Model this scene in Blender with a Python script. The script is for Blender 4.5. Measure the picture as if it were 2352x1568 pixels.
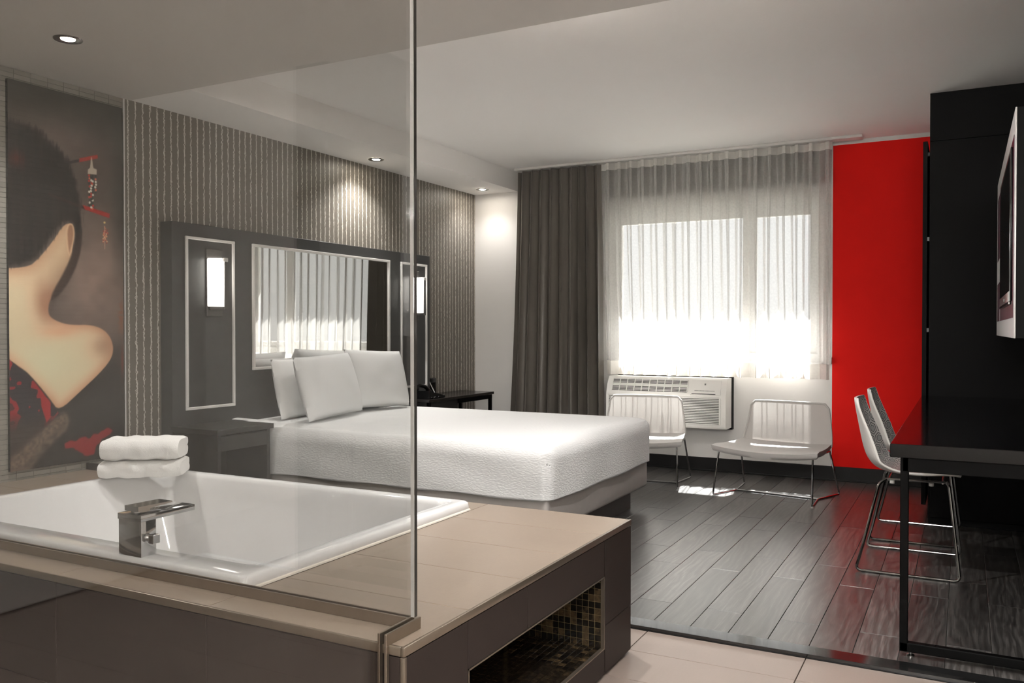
import bpy, bmesh, math, random
import numpy as np
from mathutils import Vector, Matrix

random.seed(7)
rng = np.random.default_rng(7)
for o in list(bpy.data.objects):
    bpy.data.objects.remove(o)
scn = bpy.context.scene
COL = scn.collection
R = math.radians

# ------------------------------------------------------------------ camera
cam = bpy.data.cameras.new('camera')
cam.sensor_fit = 'HORIZONTAL'
cam.sensor_width = 36.0
cam.lens = 36.0 * 1966.0 / 2352.0
cam.clip_start = 0.05
cam.clip_end = 200
camo = bpy.data.objects.new('camera', cam)
camo.location = (0, 0, 1.2)
camo.rotation_euler = (R(90 - 0.76), 0, R(27.88))
COL.objects.link(camo)
scn.camera = camo

# ------------------------------------------------------------------ world, sun, exposure
world = bpy.data.worlds.new('sky')
scn.world = world
world.use_nodes = True
bg = world.node_tree.nodes['Background']
bg.inputs['Color'].default_value = (1.0, 0.99, 0.98, 1)
bg.inputs['Strength'].default_value = 0.15

sun = bpy.data.lights.new('sun', 'SUN')
sun.energy = 8.5
sun.angle = R(0.6)
sun.color = (1.0, 0.985, 0.965)
suno = bpy.data.objects.new('sun', sun)
d = Vector((0.16, -1.0, -1.38)).normalized()
suno.rotation_euler = d.to_track_quat('-Z', 'Y').to_euler()
suno.location = (-2, 9, 5)
COL.objects.link(suno)

vs = scn.view_settings
vs.view_transform = 'Standard'
vs.look = 'None'
vs.exposure = 3.08
vs.gamma = 1.0
vs.use_curve_mapping = False

# skylight portal in the window opening
po = bpy.data.lights.new('window_portal', 'AREA')
po.shape = 'RECTANGLE'
po.size = 1.84
po.size_y = 1.38
po.cycles.is_portal = True
poo = bpy.data.objects.new('window_portal', po)
poo.location = (-1.925, 7.46, 1.62)
poo.rotation_euler = (R(-90), 0, 0)
COL.objects.link(poo)

# ------------------------------------------------------------------ constants of the room
XL, XS, XR = -4.239, -3.764, 0.46
YW = 7.24          # window wall
YB = 3.33          # bulkhead between bathroom and bedroom
ZS, ZC = 2.516, 2.70
ZP = 0.489         # bath platform
XP, YP0, YP1 = -1.104, 1.570, 3.043
XBR, YBB = 1.3, -1.6   # bathroom right wall, wall behind the camera


# ------------------------------------------------------------------ colour + material helpers
def lin(c):
    out = []
    for v in c[:3]:
        v = v / 255.0
        out.append(v / 12.92 if v <= 0.04045 else ((v + 0.055) / 1.055) ** 2.4)
    return (*out, 1.0)


class NT:
    """tiny node-tree helper"""
    def __init__(self, name):
        self.m = bpy.data.materials.new(name)
        self.m.use_nodes = True
        self.t = self.m.node_tree
        self.b = self.t.nodes['Principled BSDF']
        self.out = self.t.nodes['Material Output']

    def n(self, typ, **kw):
        nd = self.t.nodes.new(typ)
        for k, v in kw.items():
            setattr(nd, k, v)
        return nd

    def l(self, a, b):
        self.t.links.new(a, b)

    def val(self, sock, v):
        if hasattr(v, 'is_linked') or hasattr(v, 'links'):
            self.l(v, sock)
        else:
            sock.default_value = v

    def math(self, op, a, b=None, c=None, clamp=False):
        nd = self.n('ShaderNodeMath', operation=op)
        nd.use_clamp = clamp
        self.val(nd.inputs[0], a)
        if b is not None:
            self.val(nd.inputs[1], b)
        if c is not None:
            self.val(nd.inputs[2], c)
        return nd.outputs[0]

    def mix(self, f, a, b):
        nd = self.n('ShaderNodeMix', data_type='RGBA')
        self.val(nd.inputs[0], f)
        self.val(nd.inputs[6], a)
        self.val(nd.inputs[7], b)
        return nd.outputs[2]

    def noise(self, vec, scale, detail=3, rough=0.5):
        nd = self.n('ShaderNodeTexNoise')
        nd.inputs['Scale'].default_value = scale
        nd.inputs['Detail'].default_value = detail
        nd.inputs['Roughness'].default_value = rough
        if vec is not None:
            self.l(vec, nd.inputs['Vector'])
        return nd.outputs['Fac']

    def comb(self, x, y, z):
        nd = self.n('ShaderNodeCombineXYZ')
        self.val(nd.inputs[0], x)
        self.val(nd.inputs[1], y)
        self.val(nd.inputs[2], z)
        return nd.outputs[0]

    def pos(self):
        g = self.n('ShaderNodeNewGeometry')
        s = self.n('ShaderNodeSeparateXYZ')
        self.l(g.outputs['Position'], s.inputs[0])
        return g.outputs['Position'], s.outputs[0], s.outputs[1], s.outputs[2]

    def objc(self):
        c = self.n('ShaderNodeTexCoord')
        s = self.n('ShaderNodeSeparateXYZ')
        self.l(c.outputs['Object'], s.inputs[0])
        return c.outputs['Object'], s.outputs[0], s.outputs[1], s.outputs[2]

    def ramp(self, f, stops):
        nd = self.n('ShaderNodeValToRGB')
        cr = nd.color_ramp
        while len(cr.elements) < len(stops):
            cr.elements.new(0.5)
        for e, (p, c) in zip(cr.elements, stops):
            e.position = p
            e.color = c
        self.l(f, nd.inputs[0])
        return nd.outputs[0]

    def smooth(self, v, a, b):
        nd = self.n('ShaderNodeMapRange')
        nd.interpolation_type = 'SMOOTHSTEP'
        self.val(nd.inputs['Value'], v)
        nd.inputs['From Min'].default_value = a
        nd.inputs['From Max'].default_value = b
        return nd.outputs[0]

    def bump(self, h, strength=0.2, dist=0.01):
        nd = self.n('ShaderNodeBump')
        nd.inputs['Strength'].default_value = strength
        nd.inputs['Distance'].default_value = dist
        self.l(h, nd.inputs['Height'])
        self.l(nd.outputs[0], self.b.inputs['Normal'])
        return nd

    def set(self, col=None, rough=None, metal=None, spec=None, emit=None, estr=0, coat=None, coatr=None):
        b = self.b
        if col is not None:
            self.val(b.inputs['Base Color'], col)
        if rough is not None:
            self.val(b.inputs['Roughness'], rough)
        if metal is not None:
            b.inputs['Metallic'].default_value = metal
        if spec is not None:
            b.inputs['Specular IOR Level'].default_value = spec
        if emit is not None:
            b.inputs['Emission Color'].default_value = emit
            b.inputs['Emission Strength'].default_value = estr
        if coat is not None:
            b.inputs['Coat Weight'].default_value = coat
        if coatr is not None:
            b.inputs['Coat Roughness'].default_value = coatr
        return self


def plain(name, rgb, rough=0.5, metal=0.0, spec=0.5, nscale=0, namp=0.06, bump=0.0, bscale=80, coat=None, coatr=None):
    k = NT(name)
    c = lin(rgb)
    if nscale:
        p, x, y, z = k.pos()
        f = k.noise(p, nscale, 4)
        a = tuple(v * (1 - namp * 2) for v in c[:3]) + (1,)
        b = tuple(min(1, v * (1 + namp * 2)) for v in c[:3]) + (1,)
        k.set(k.mix(f, a, b))
    else:
        k.set(c)
    k.set(None, rough, metal, spec, coat=coat, coatr=coatr)
    if bump:
        p, x, y, z = k.pos()
        k.bump(k.noise(p, bscale, 3), bump, 0.004)
    return k.m


M = {}
M['white_paint'] = plain('white_paint', (225, 222, 218), 0.6, nscale=1.2, namp=0.015, bump=0.06, bscale=220)
M['ceiling_paint'] = plain('ceiling_paint', (244, 241, 238), 0.7, nscale=0.8, namp=0.012)
M['bath_paint'] = plain('bath_paint', (208, 203, 197), 0.6)
M['red_paint'] = plain('red_paint', (240, 22, 14), 0.7, spec=0.2, nscale=3, namp=0.03, bump=0.05, bscale=160)
M['black_board'] = plain('black_board', (17, 16, 16), 0.55, spec=0.12, nscale=6, namp=0.05, bump=0.04, bscale=300)
M['black_gloss'] = plain('black_gloss', (8, 8, 9), 0.12, spec=0.5)
M['black_frame'] = plain('black_frame', (7, 7, 7), 0.5, spec=0.1)
M['black_base'] = plain('black_base', (26, 25, 25), 0.42, spec=0.35)
M['charcoal_wood'] = plain('charcoal_wood', (64, 64, 64), 0.42, nscale=40, namp=0.05, bump=0.06, bscale=260)
M['dark_wood'] = plain('dark_wood', (38, 37, 36), 0.32, nscale=12, namp=0.08)
M['ns_top'] = plain('ns_top', (46, 42, 40), 0.22, nscale=12, namp=0.08)
M['frame_white'] = plain('frame_white', (224, 221, 217), 0.35)
M['chrome'] = plain('chrome', (205, 205, 206), 0.09, metal=1.0)
M['chrome_dark'] = plain('chrome_dark', (150, 148, 146), 0.12, metal=1.0)
M['brushed'] = plain('brushed', (150, 138, 124), 0.34, metal=0.85, nscale=30, namp=0.05)
M['vinyl_white'] = plain('vinyl_white', (238, 237, 234), 0.4)
M['plastic_white'] = plain('plastic_white', (236, 234, 229), 0.42)
M['plastic_grey'] = plain('plastic_grey', (120, 116, 112), 0.5)
M['ac_hollow'] = plain('ac_hollow', (70, 67, 64), 0.7)
M['black_plastic'] = plain('black_plastic', (16, 16, 17), 0.25)
M['acrylic_white'] = plain('acrylic_white', (222, 221, 220), 0.09, spec=0.6)
M['caulk'] = plain('caulk', (214, 206, 194), 0.6)
M['upholstery'] = plain('upholstery', (196, 192, 188), 0.5, nscale=30, namp=0.02, bump=0.06, bscale=500)
M['boxspring'] = plain('boxspring', (178, 172, 167), 0.75, nscale=20, namp=0.03, bump=0.1, bscale=400)
M['plinth'] = plain('plinth', (86, 82, 79), 0.6)
M['maroon'] = plain('maroon', (64, 10, 38), 0.25)
M['screen'] = plain('screen', (4, 4, 5), 0.08)
M['brass'] = plain('brass', (170, 130, 60), 0.3, metal=1.0)
M['eave'] = plain('eave', (200, 196, 190), 0.8)
M['concrete'] = plain('concrete', (96, 96, 90), 0.9, nscale=2, namp=0.06)
M['tile_grout'] = plain('tile_grout', (112, 108, 101), 0.8)
M['deck_grout'] = plain('deck_grout', (104, 93, 82), 0.85)
M['mosaic_grout'] = plain('mosaic_grout', (120, 104, 70), 0.8)
M['clear_plastic'] = plain('clear_plastic', (190, 188, 184), 0.1)
M['red_sticker'] = plain('red_sticker', (196, 44, 40), 0.4)
M['print_grey'] = plain('print_grey', (120, 118, 116), 0.5)


def wall_tile_mat():
    k = NT('wall_tile')
    oi = k.n('ShaderNodeObjectInfo')
    c = k.mix(oi.outputs['Random'], lin((146, 141, 133)), lin((160, 155, 147)))
    k.set(c, 0.38)
    return k.m


def stone_tile_mat(name, a, b, rough=0.42, spec=0.5):
    k = NT(name)
    p, x, y, z = k.pos()
    oi = k.n('ShaderNodeObjectInfo')
    wv = k.noise(k.comb(k.math('MULTIPLY', x, 260), k.math('MULTIPLY', y, 30), k.math('MULTIPLY', z, 60)), 1.0, 2)
    wv2 = k.noise(k.comb(k.math('MULTIPLY', x, 30), k.math('MULTIPLY', y, 260), k.math('MULTIPLY', z, 260)), 1.0, 2)
    cl = k.noise(p, 3.5, 4)
    f = k.math('ADD', k.math('MULTIPLY', k.math('ADD', wv, wv2), 0.22), k.math('MULTIPLY', cl, 0.4))
    f = k.math('ADD', f, k.math('MULTIPLY', oi.outputs['Random'], 0.16), clamp=True)
    k.set(k.mix(f, lin(a), lin(b)), rough, spec=spec)
    k.bump(k.math('ADD', wv, wv2), 0.05, 0.002)
    return k.m


def mosaic_mat():
    k = NT('mosaic_glass')
    p, x, y, z = k.pos()
    oi = k.n('ShaderNodeObjectInfo')
    n1 = k.noise(p, 60, 5, 0.7)
    f = k.math('ADD', k.math('MULTIPLY', n1, 0.6), k.math('MULTIPLY', oi.outputs['Random'], 0.4))
    c = k.ramp(f, [(0.25, lin((16, 15, 14))), (0.55, lin((34, 29, 24))), (0.72, lin((84, 68, 48))), (0.9, lin((126, 104, 70)))])
    k.set(c, 0.15)
    return k.m


def wood_mat():
    k = NT('plank_wood')
    p, x, y, z = k.pos()
    oi = k.n('ShaderNodeObjectInfo')
    rnd = k.math('MULTIPLY', oi.outputs['Random'], 37.0)
    xs = k.math('ADD', x, rnd)
    # cathedral grain: distorted bands running with the plank
    warp = k.noise(k.comb(k.math('MULTIPLY', xs, 6.0), k.math('MULTIPLY', y, 1.3), rnd), 1.0, 3)
    g = k.math('MULTIPLY', k.math('ADD', k.math('MULTIPLY', xs, 20.0), k.math('MULTIPLY', warp, 5.0)), 1.4)
    band = k.math('ABSOLUTE', k.math('SUBTRACT', k.math('MULTIPLY', k.math('FRACT', g), 2.0), 1.0))
    fine = k.noise(k.comb(k.math('MULTIPLY', xs, 190.0), k.math('MULTIPLY', y, 7.0), 0.0), 1.0, 4, 0.65)
    mid = k.noise(k.comb(k.math('MULTIPLY', xs, 34.0), k.math('MULTIPLY', y, 1.6), 3.0), 1.0, 4, 0.6)
    f = k.math('ADD', k.math('MULTIPLY', band, 0.14), k.math('MULTIPLY', fine, 0.62))
    f = k.math('ADD', f, k.math('MULTIPLY', mid, 0.36))
    f = k.math('SUBTRACT', f, 0.08)
    tone = k.math('MULTIPLY', k.math('SUBTRACT', oi.outputs['Random'], 0.5), 0.16)
    f = k.math('ADD', f, tone, clamp=True)
    c = k.ramp(f, [(0.30, lin((38, 36, 35))), (0.5, lin((70, 67, 65))), (0.72, lin((116, 112, 109)))])
    k.set(c, 0.36, spec=0.3, coat=0.75, coatr=0.29)
    k.b.inputs['Coat IOR'].default_value = 1.6
    ro = k.math('ADD', 0.28, k.math('MULTIPLY', fine, 0.16))
    k.l(ro, k.b.inputs['Roughness'])
    k.bump(f, 0.16, 0.0012)
    return k.m


def wallpaper_mat():
    k = NT('wallpaper')
    p, x, y, z = k.pos()
    s = k.math('DIVIDE', k.math('SUBTRACT', y, 3.289), 0.0502)
    sid = k.math('FLOOR', s)
    loc = k.math('SUBTRACT', k.math('FRACT', s), 0.5)
    grain = k.noise(p, 420, 3, 0.7)
    lines = None
    for i, (zs, amp, w) in enumerate(((60.0, 0.66, 0.05), (42.0, 0.7, 0.042), (110.0, 0.66, 0.04))):
        nz = k.noise(k.comb(k.math('MULTIPLY', z, zs), k.math('MULTIPLY', sid, 17.3 + i * 5.1), 4.0 * i), 1.0, 2)
        off = k.math('MULTIPLY', k.math('SUBTRACT', nz, 0.5), amp)
        dd = k.math('ABSOLUTE', k.math('SUBTRACT', loc, off))
        ln = k.math('SUBTRACT', 1.0, k.smooth(dd, w * 0.55, w * 1.35))
        br = k.smooth(k.noise(k.comb(k.math('MULTIPLY', z, 24.0), k.math('MULTIPLY', sid, 9.7), 11.0 + i), 1.0, 2), 0.36, 0.47)
        ln = k.math('MULTIPLY', ln, br)
        lines = ln if lines is None else k.math('MAXIMUM', lines, ln)
    base = k.mix(grain, lin((98, 92, 84)), lin((132, 125, 115)))
    c = k.mix(lines, base, lin((216, 211, 200)))
    k.set(c, 0.46, spec=0.5)
    k.bump(k.math('ADD', grain, lines), 0.12, 0.002)
    return k.m


def coverlet_mat():
    k = NT('coverlet')
    p, x, y, z = k.pos()
    nd = k.n('ShaderNodeTexVoronoi')
    nd.feature = 'SMOOTH_F1'
    nd.inputs['Scale'].default_value = 1.0
    wob = k.noise(p, 9, 3)
    v = k.comb(k.math('ADD', k.math('MULTIPLY', x, 62), k.math('MULTIPLY', wob, 4.0)),
               k.math('MULTIPLY', y, 62), k.math('ADD', k.math('MULTIPLY', z, 170), k.math('MULTIPLY', wob, 4.0)))
    k.l(v, nd.inputs['Vector'])
    k.set(lin((234, 234, 233)), 0.8, spec=0.25)
    k.bump(nd.outputs['Distance'], 0.45, 0.003)
    return k.m


def linen_mat(name, rgb, scale=700, st=0.08):
    k = NT(name)
    p, x, y, z = k.pos()
    big = k.noise(p, 7, 3)
    k.set(lin(rgb), 0.85, spec=0.2)
    k.bump(k.math('ADD', k.noise(p, scale, 2), k.math('MULTIPLY', big, 2.5)), st, 0.006)
    return k.m


def drape_mat():
    k = NT('drape_satin')
    p, x, y, z = k.pos()
    f = k.noise(k.comb(k.math('MULTIPLY', x, 30), k.math('MULTIPLY', y, 30), k.math('MULTIPLY', z, 2)), 1.0, 3)
    k.set(k.mix(f, lin((104, 98, 92)), lin((126, 120, 112))), 0.33, spec=0.7)
    k.bump(k.noise(p, 22, 3), 0.16, 0.01)
    return k.m


def sheer_mat(name, trans, rgb=(238, 235, 230)):
    k = NT(name)
    p, x, y, z = k.pos()
    t = k.n('ShaderNodeBsdfTransparent')
    d = k.n('ShaderNodeBsdfDiffuse')
    d.inputs['Color'].default_value = lin(rgb)
    tr = k.n('ShaderNodeBsdfTranslucent')
    tr.inputs['Color'].default_value = lin(rgb)
    m1 = k.n('ShaderNodeMixShader')
    m1.inputs[0].default_value = 0.38
    k.l(d.outputs[0], m1.inputs[1])
    k.l(tr.outputs[0], m1.inputs[2])
    weave = k.noise(p, 60, 3)
    fac = k.math('ADD', trans - 0.06, k.math('MULTIPLY', weave, 0.12))
    m2 = k.n('ShaderNodeMixShader')
    k.l(fac, m2.inputs[0])
    k.l(m1.outputs[0], m2.inputs[1])
    k.l(t.outputs[0], m2.inputs[2])
    k.l(m2.outputs[0], k.out.inputs['Surface'])
    return k.m


def glass_mat(name, tint, ior=1.48, rough=0.0):
    k = NT(name)
    t = k.n('ShaderNodeBsdfTransparent')
    t.inputs['Color'].default_value = tint
    g = k.n('ShaderNodeBsdfGlossy')
    g.inputs['Roughness'].default_value = rough
    f = k.n('ShaderNodeFresnel')
    ge = k.n('ShaderNodeNewGeometry')          # same reflectance on both faces of the sheet
    k.l(k.math('ADD', ior, k.math('MULTIPLY', ge.outputs['Backfacing'], 1.0 / ior - ior)), f.inputs['IOR'])
    m = k.n('ShaderNodeMixShader')
    k.l(f.outputs[0], m.inputs[0])
    k.l(t.outputs[0], m.inputs[1])
    k.l(g.outputs[0], m.inputs[2])
    k.l(m.outputs[0], k.out.inputs['Surface'])
    return k.m


def emit_mat(name, rgb, strength):
    k = NT(name)
    k.set(lin(rgb), 0.4, emit=lin(rgb), estr=strength)
    return k.m


def hex_mat():
    k = NT('hexagon_print')
    u = k.n('ShaderNodeUVMap')
    sx = k.n('ShaderNodeSeparateXYZ')
    k.l(u.outputs[0], sx.inputs[0])
    S = 1 / 0.062
    px = k.math('MULTIPLY', sx.outputs[0], S)
    py = k.math('MULTIPLY', sx.outputs[1], S * 0.86)

    def cell(ax, ay):
        mx = k.math('SUBTRACT', k.math('FLOORED_MODULO', ax, 1.0), 0.5)
        my = k.math('SUBTRACT', k.math('FLOORED_MODULO', ay, 1.7320508), 0.8660254)
        return mx, my
    a = cell(px, py)
    b = cell(k.math('SUBTRACT', px, 0.5), k.math('SUBTRACT', py, 0.8660254))

    def hd(c):
        ax = k.math('ABSOLUTE', c[0])
        ay = k.math('ABSOLUTE', c[1])
        return k.math('MAXIMUM', ax, k.math('ADD', k.math('MULTIPLY', ax, 0.5), k.math('MULTIPLY', ay, 0.8660254)))
    h = k.math('MINIMUM', hd(a), hd(b))       # 0 in the cell centre .. 0.5 at its border

    def ring(lo, hi):
        e = 0.012
        return k.math('MULTIPLY', k.smooth(h, lo - e, lo + e), k.math('SUBTRACT', 1.0, k.smooth(h, hi - e, hi + e)))
    r = k.math('MAXIMUM', ring(0.36, 0.425), ring(0.2, 0.255))
    inner = k.math('SUBTRACT', 1.0, k.smooth(h, 0.18, 0.21))
    c = k.mix(inner, lin((208, 204, 200)), lin((170, 170, 168)))
    c = k.mix(r, c, lin((52, 56, 58)))
    k.set(c, 0.3)
    return k.m


def tile_field_mat():
    k = NT('tile_field')
    p, x, y, z = k.pos()
    br = k.n('ShaderNodeTexBrick')
    br.offset = 0.0
    br.inputs['Color1'].default_value = lin((146, 141, 133))
    br.inputs['Color2'].default_value = lin((160, 155, 147))
    br.inputs['Mortar'].default_value = lin((112, 108, 101))
    br.inputs['Scale'].default_value = 1.0
    br.inputs['Mortar Size'].default_value = 0.0012
    br.inputs['Brick Width'].default_value = 0.0905
    br.inputs['Row Height'].default_value = 0.0252
    k.l(k.comb(k.math('SUBTRACT', y, 3.282), k.math('SUBTRACT', z, 2.516), 0.0), br.inputs['Vector'])
    k.set(br.outputs['Color'], 0.4)
    return k.m


M['wall_tile'] = wall_tile_mat()
M['tile_field'] = tile_field_mat()
M['deck_tile'] = stone_tile_mat('deck_tile', (127, 113, 100), (156, 141, 126), 0.34)
M['face_tile'] = stone_tile_mat('face_tile', (44, 37, 34), (58, 50, 46), 0.5, 0.2)
M['floor_tile'] = stone_tile_mat('floor_tile', (130, 117, 109), (152, 138, 129), 0.36)
M['mosaic'] = mosaic_mat()
M['wood'] = wood_mat()
M['wallpaper'] = wallpaper_mat()
M['coverlet'] = coverlet_mat()
M['linen'] = linen_mat('pillow_linen', (238, 238, 237))
M['towel'] = linen_mat('towel_terry', (242, 240, 237), 260, 0.5)
M['drape'] = drape_mat()
M['sheer'] = sheer_mat('sheer_voile', 0.60, (226, 224, 221))
M['sheer_hem'] = sheer_mat('sheer_hem', 0.10)
M['shower_glass'] = glass_mat('shower_glass', (0.95, 0.95, 0.945, 1))
M['glass_edge'] = plain('glass_edge', (58, 56, 53), 0.08)
M['window_glass'] = glass_mat('window_glass', (0.97, 0.98, 0.98, 1))
def thin_back_mat():  # translucent so that sun from behind shows on the chair back's front
    k = NT('thin_back')
    d_ = k.n('ShaderNodeBsdfDiffuse')
    d_.inputs['Color'].default_value = lin((200, 196, 192))
    t_ = k.n('ShaderNodeBsdfTranslucent')
    t_.inputs['Color'].default_value = lin((225, 220, 214))
    m_ = k.n('ShaderNodeMixShader')
    m_.inputs[0].default_value = 0.09
    k.l(d_.outputs[0], m_.inputs[1])
    k.l(t_.outputs[0], m_.inputs[2])
    k.l(m_.outputs[0], k.out.inputs['Surface'])
    return k.m


M['back_sheet'] = thin_back_mat()
M['hex'] = hex_mat()
M['chair_shell'] = plain('chair_shell', (216, 212, 207), 0.35, bump=0.15, bscale=90)
M['lamp_glass'] = emit_mat('lamp_glass', (255, 250, 242), 2.6)
M['spot_face'] = emit_mat('spot_face', (255, 246, 232), 25.0)
M['mirror'] = plain('mirror', (225, 224, 222), 0.015, metal=1.0)


# ------------------------------------------------------------------ mesh helpers
class MB:
    def __init__(self):
        self.bm = bmesh.new()

    def box(self, x0, x1, y0, y1, z0, z1, bev=0.0, seg=2):
        mt = Matrix.Translation(((x0 + x1) / 2, (y0 + y1) / 2, (z0 + z1) / 2)) @ Matrix.Diagonal((abs(x1 - x0), abs(y1 - y0), abs(z1 - z0), 1))
        r = bmesh.ops.create_cube(self.bm, size=1.0, matrix=mt)
        if bev > 0:
            es = set()
            for v in r['verts']:
                es.update(v.link_edges)
            bmesh.ops.bevel(self.bm, geom=list(es), offset=bev, segments=seg, profile=0.5, affect='EDGES')
        return self

    def faces(self, vs, fs):
        vv = [self.bm.verts.new(v) for v in vs]
        for f in fs:
            try:
                self.bm.faces.new([vv[i] for i in f])
            except ValueError:
                pass
        return self

    def loft(self, rings, closed=True, cap0=False, cap1=False):
        n = len(rings[0])
        vv = [[self.bm.verts.new(p) for p in r] for r in rings]
        for a, b in zip(vv[:-1], vv[1:]):
            for i in range(n if closed else n - 1):
                j = (i + 1) % n
                self.bm.faces.new((a[i], a[j], b[j], b[i]))
        if cap0:
            self.bm.faces.new(list(reversed(vv[0])))
        if cap1:
            self.bm.faces.new(vv[-1])
        return self

    def prism(self, poly, axis, a0, a1):
        def P(p, a):
            if axis == 'x':
                return (a, p[0], p[1])
            if axis == 'y':
                return (p[0], a, p[1])
            return (p[0], p[1], a)
        return self.loft([[P(p, a0) for p in poly], [P(p, a1) for p in poly]], True, True, True)

    def tube(self, pts, r, seg=10, closed=False):
        pts = [Vector(p) for p in pts]
        n = len(pts)
        rings = []
        up = None
        for i, p in enumerate(pts):
            if closed:
                t = (pts[(i + 1) % n] - pts[i - 1]).normalized()
            else:
                t = (pts[min(i + 1, n - 1)] - pts[max(i - 1, 0)]).normalized()
            if up is None:
                up = Vector((0, 0, 1)) if abs(t.z) < 0.9 else Vector((1, 0, 0))
            up = (up - t * up.dot(t))
            if up.length < 1e-5:
                up = t.orthogonal()
            up.normalize()
            s = t.cross(up)
            rings.append([p + (up * math.cos(a) + s * math.sin(a)) * r for a in [2 * math.pi * k / seg for k in range(seg)]])
        if closed:
            rings.append(rings[0])
            self.loft(rings, True)
            bmesh.ops.remove_doubles(self.bm, verts=self.bm.verts, dist=1e-6)
        else:
            self.loft(rings, True, True, True)
        return self

    def lathe(self, prof, c, seg=32, axis='z'):
        rings = []
        for k in range(seg):
            a = 2 * math.pi * k / seg
            ring = []
            for r, h in prof:
                if axis == 'z':
                    ring.append((c[0] + r * math.cos(a), c[1] + r * math.sin(a), c[2] + h))
                elif axis == 'x':
                    ring.append((c[0] + h, c[1] + r * math.cos(a), c[2] + r * math.sin(a)))
                else:
                    ring.append((c[0] + r * math.cos(a), c[1] + h, c[2] + r * math.sin(a)))
            rings.append(ring)
        rings.append(rings[0])
        self.loft(rings, False)
        bmesh.ops.remove_doubles(self.bm, verts=self.bm.verts, dist=1e-6)
        return self

    def surf(self, nu, nv, fn, uv=None):
        vv = [[self.bm.verts.new(fn(i / nu, j / nv)) for j in range(nv + 1)] for i in range(nu + 1)]
        for i in range(nu):
            for j in range(nv):
                self.bm.faces.new((vv[i][j], vv[i + 1][j], vv[i + 1][j + 1], vv[i][j + 1]))
        return self

    def xf(self, mat):
        bmesh.ops.transform(self.bm, matrix=mat, verts=self.bm.verts)
        return self

    def build(self, name, mat, parent=None, smooth=True, angle=35, local=False, recalc=True):
        if recalc:
            bmesh.ops.recalc_face_normals(self.bm, faces=self.bm.faces)
        me = bpy.data.meshes.new(name)
        off = Vector((0, 0, 0))
        if parent is not None and not local:
            q = parent
            while q is not None:
                off += q.location
                q = q.parent
        if off.length:
            bmesh.ops.translate(self.bm, vec=-off, verts=self.bm.verts)
        self.bm.to_mesh(me)
        self.bm.free()
        me.materials.append(M[mat] if isinstance(mat, str) else mat)
        if smooth:
            me.polygons.foreach_set('use_smooth', [True] * len(me.polygons))
            me.set_sharp_from_angle(angle=R(angle))
        o = bpy.data.objects.new(name, me)
        COL.objects.link(o)
        if parent is not None:
            o.parent = parent
        return o


def thing(name, label, cat, loc=(0, 0, 0), group=None, rotz=0.0):
    o = bpy.data.objects.new(name, None)
    o.empty_display_size = 0.1
    o.location = loc
    o.rotation_euler = (0, 0, rotz)
    COL.objects.link(o)
    o['label'] = label
    o['category'] = cat
    if group:
        o['group'] = group
    return o


def tag(o, label, cat, group=None):
    o['label'] = label
    o['category'] = cat
    if group:
        o['group'] = group
    return o


def struct(o, label=None, cat=None):
    o['kind'] = 'structure'
    if label:
        o['label'] = label
        o['category'] = cat or 'room'
    return o


def copy_tree(root, loc=None, rotz=None, label=None, parent=None):
    c = root.copy()
    COL.objects.link(c)
    if parent is not None:
        c.parent = parent
    if loc is not None:
        c.location = loc
    if rotz is not None:
        c.rotation_euler = (0, 0, rotz)
    if label:
        c['label'] = label
    for ch in root.children:
        copy_tree(ch, parent=c)
    return c


def inst(src, loc, parent, name=None):
    """a copy that shares mesh data; loc in parent space"""
    c = src.copy()
    COL.objects.link(c)
    c.parent = parent
    c.location = loc
    return c


def rpath(pts, r, seg=5):
    """round the inner corners of a polyline"""
    pts = [Vector(p) for p in pts]
    out = [pts[0]]
    for a, b, c in zip(pts[:-2], pts[1:-1], pts[2:]):
        u = (a - b)
        v = (c - b)
        rr = min(r, u.length * 0.45, v.length * 0.45)
        p0 = b + u.normalized() * rr
        p1 = b + v.normalized() * rr
        for k in range(seg + 1):
            t = k / seg
            out.append((1 - t) ** 2 * p0 + 2 * t * (1 - t) * b + t * t * p1)
    out.append(pts[-1])
    return out


def rrect(x0, x1, y0, y1, z, r, n=6):
    out = []
    for cx, cy, a0 in ((x1 - r, y1 - r, 0), (x0 + r, y1 - r, 90), (x0 + r, y0 + r, 180), (x1 - r, y0 + r, 270)):
        for k in range(n + 1):
            a = R(a0 + 90 * k / n)
            out.append((cx + r * math.cos(a), cy + r * math.sin(a), z))
    return out


# ================================================================== STRUCTURE
# ---- bedroom floor with planks
fl = struct(MB().box(XL - 0.2, XR + 0.2, 3.29, YW + 0.2, -0.12, -0.0095).build('floor', 'black_base'))
fl['label'] = 'grey wood-grain plank floor of the bedroom'
fl['category'] = 'floor'
PW, PL = 0.1535, 0.953
mesh_cache = {}
k0 = int(math.floor((XL + 0.67) / PW))
k1 = int(math.ceil((XR + 0.67) / PW))
for k in range(k0, k1):
    xa, xb = -0.67 + k * PW, -0.67 + (k + 1) * PW
    xa2, xb2 = max(xa, XL), min(xb, XR)
    if xb2 - xa2 < 0.02:
        continue
    off = 3.645 if k % 2 == 0 else 3.322
    ys = [3.385]
    y = off
    while y < 3.39:
        y += PL
    while y < YW - 0.02:
        ys.append(y)
        y += PL
    ys.append(YW)
    for ya, yb in zip(ys[:-1], ys[1:]):
        key = (round(xb2 - xa2, 4), round(yb - ya, 3))
        cx, cy = (xa2 + xb2) / 2, (ya + yb) / 2
        if key not in mesh_cache:
            w, l = (xb2 - xa2) / 2 - 0.0008, (yb - ya) / 2 - 0.0008
            o = MB().box(-w, w, -l, l, -0.0095, 0.0, 0.0012, 1).build('plank', 'wood', fl, local=True, smooth=False)
            mesh_cache[key] = o
            o.location = (cx, cy, 0)
        else:
            inst(mesh_cache[key], (cx, cy, 0), fl)

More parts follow.
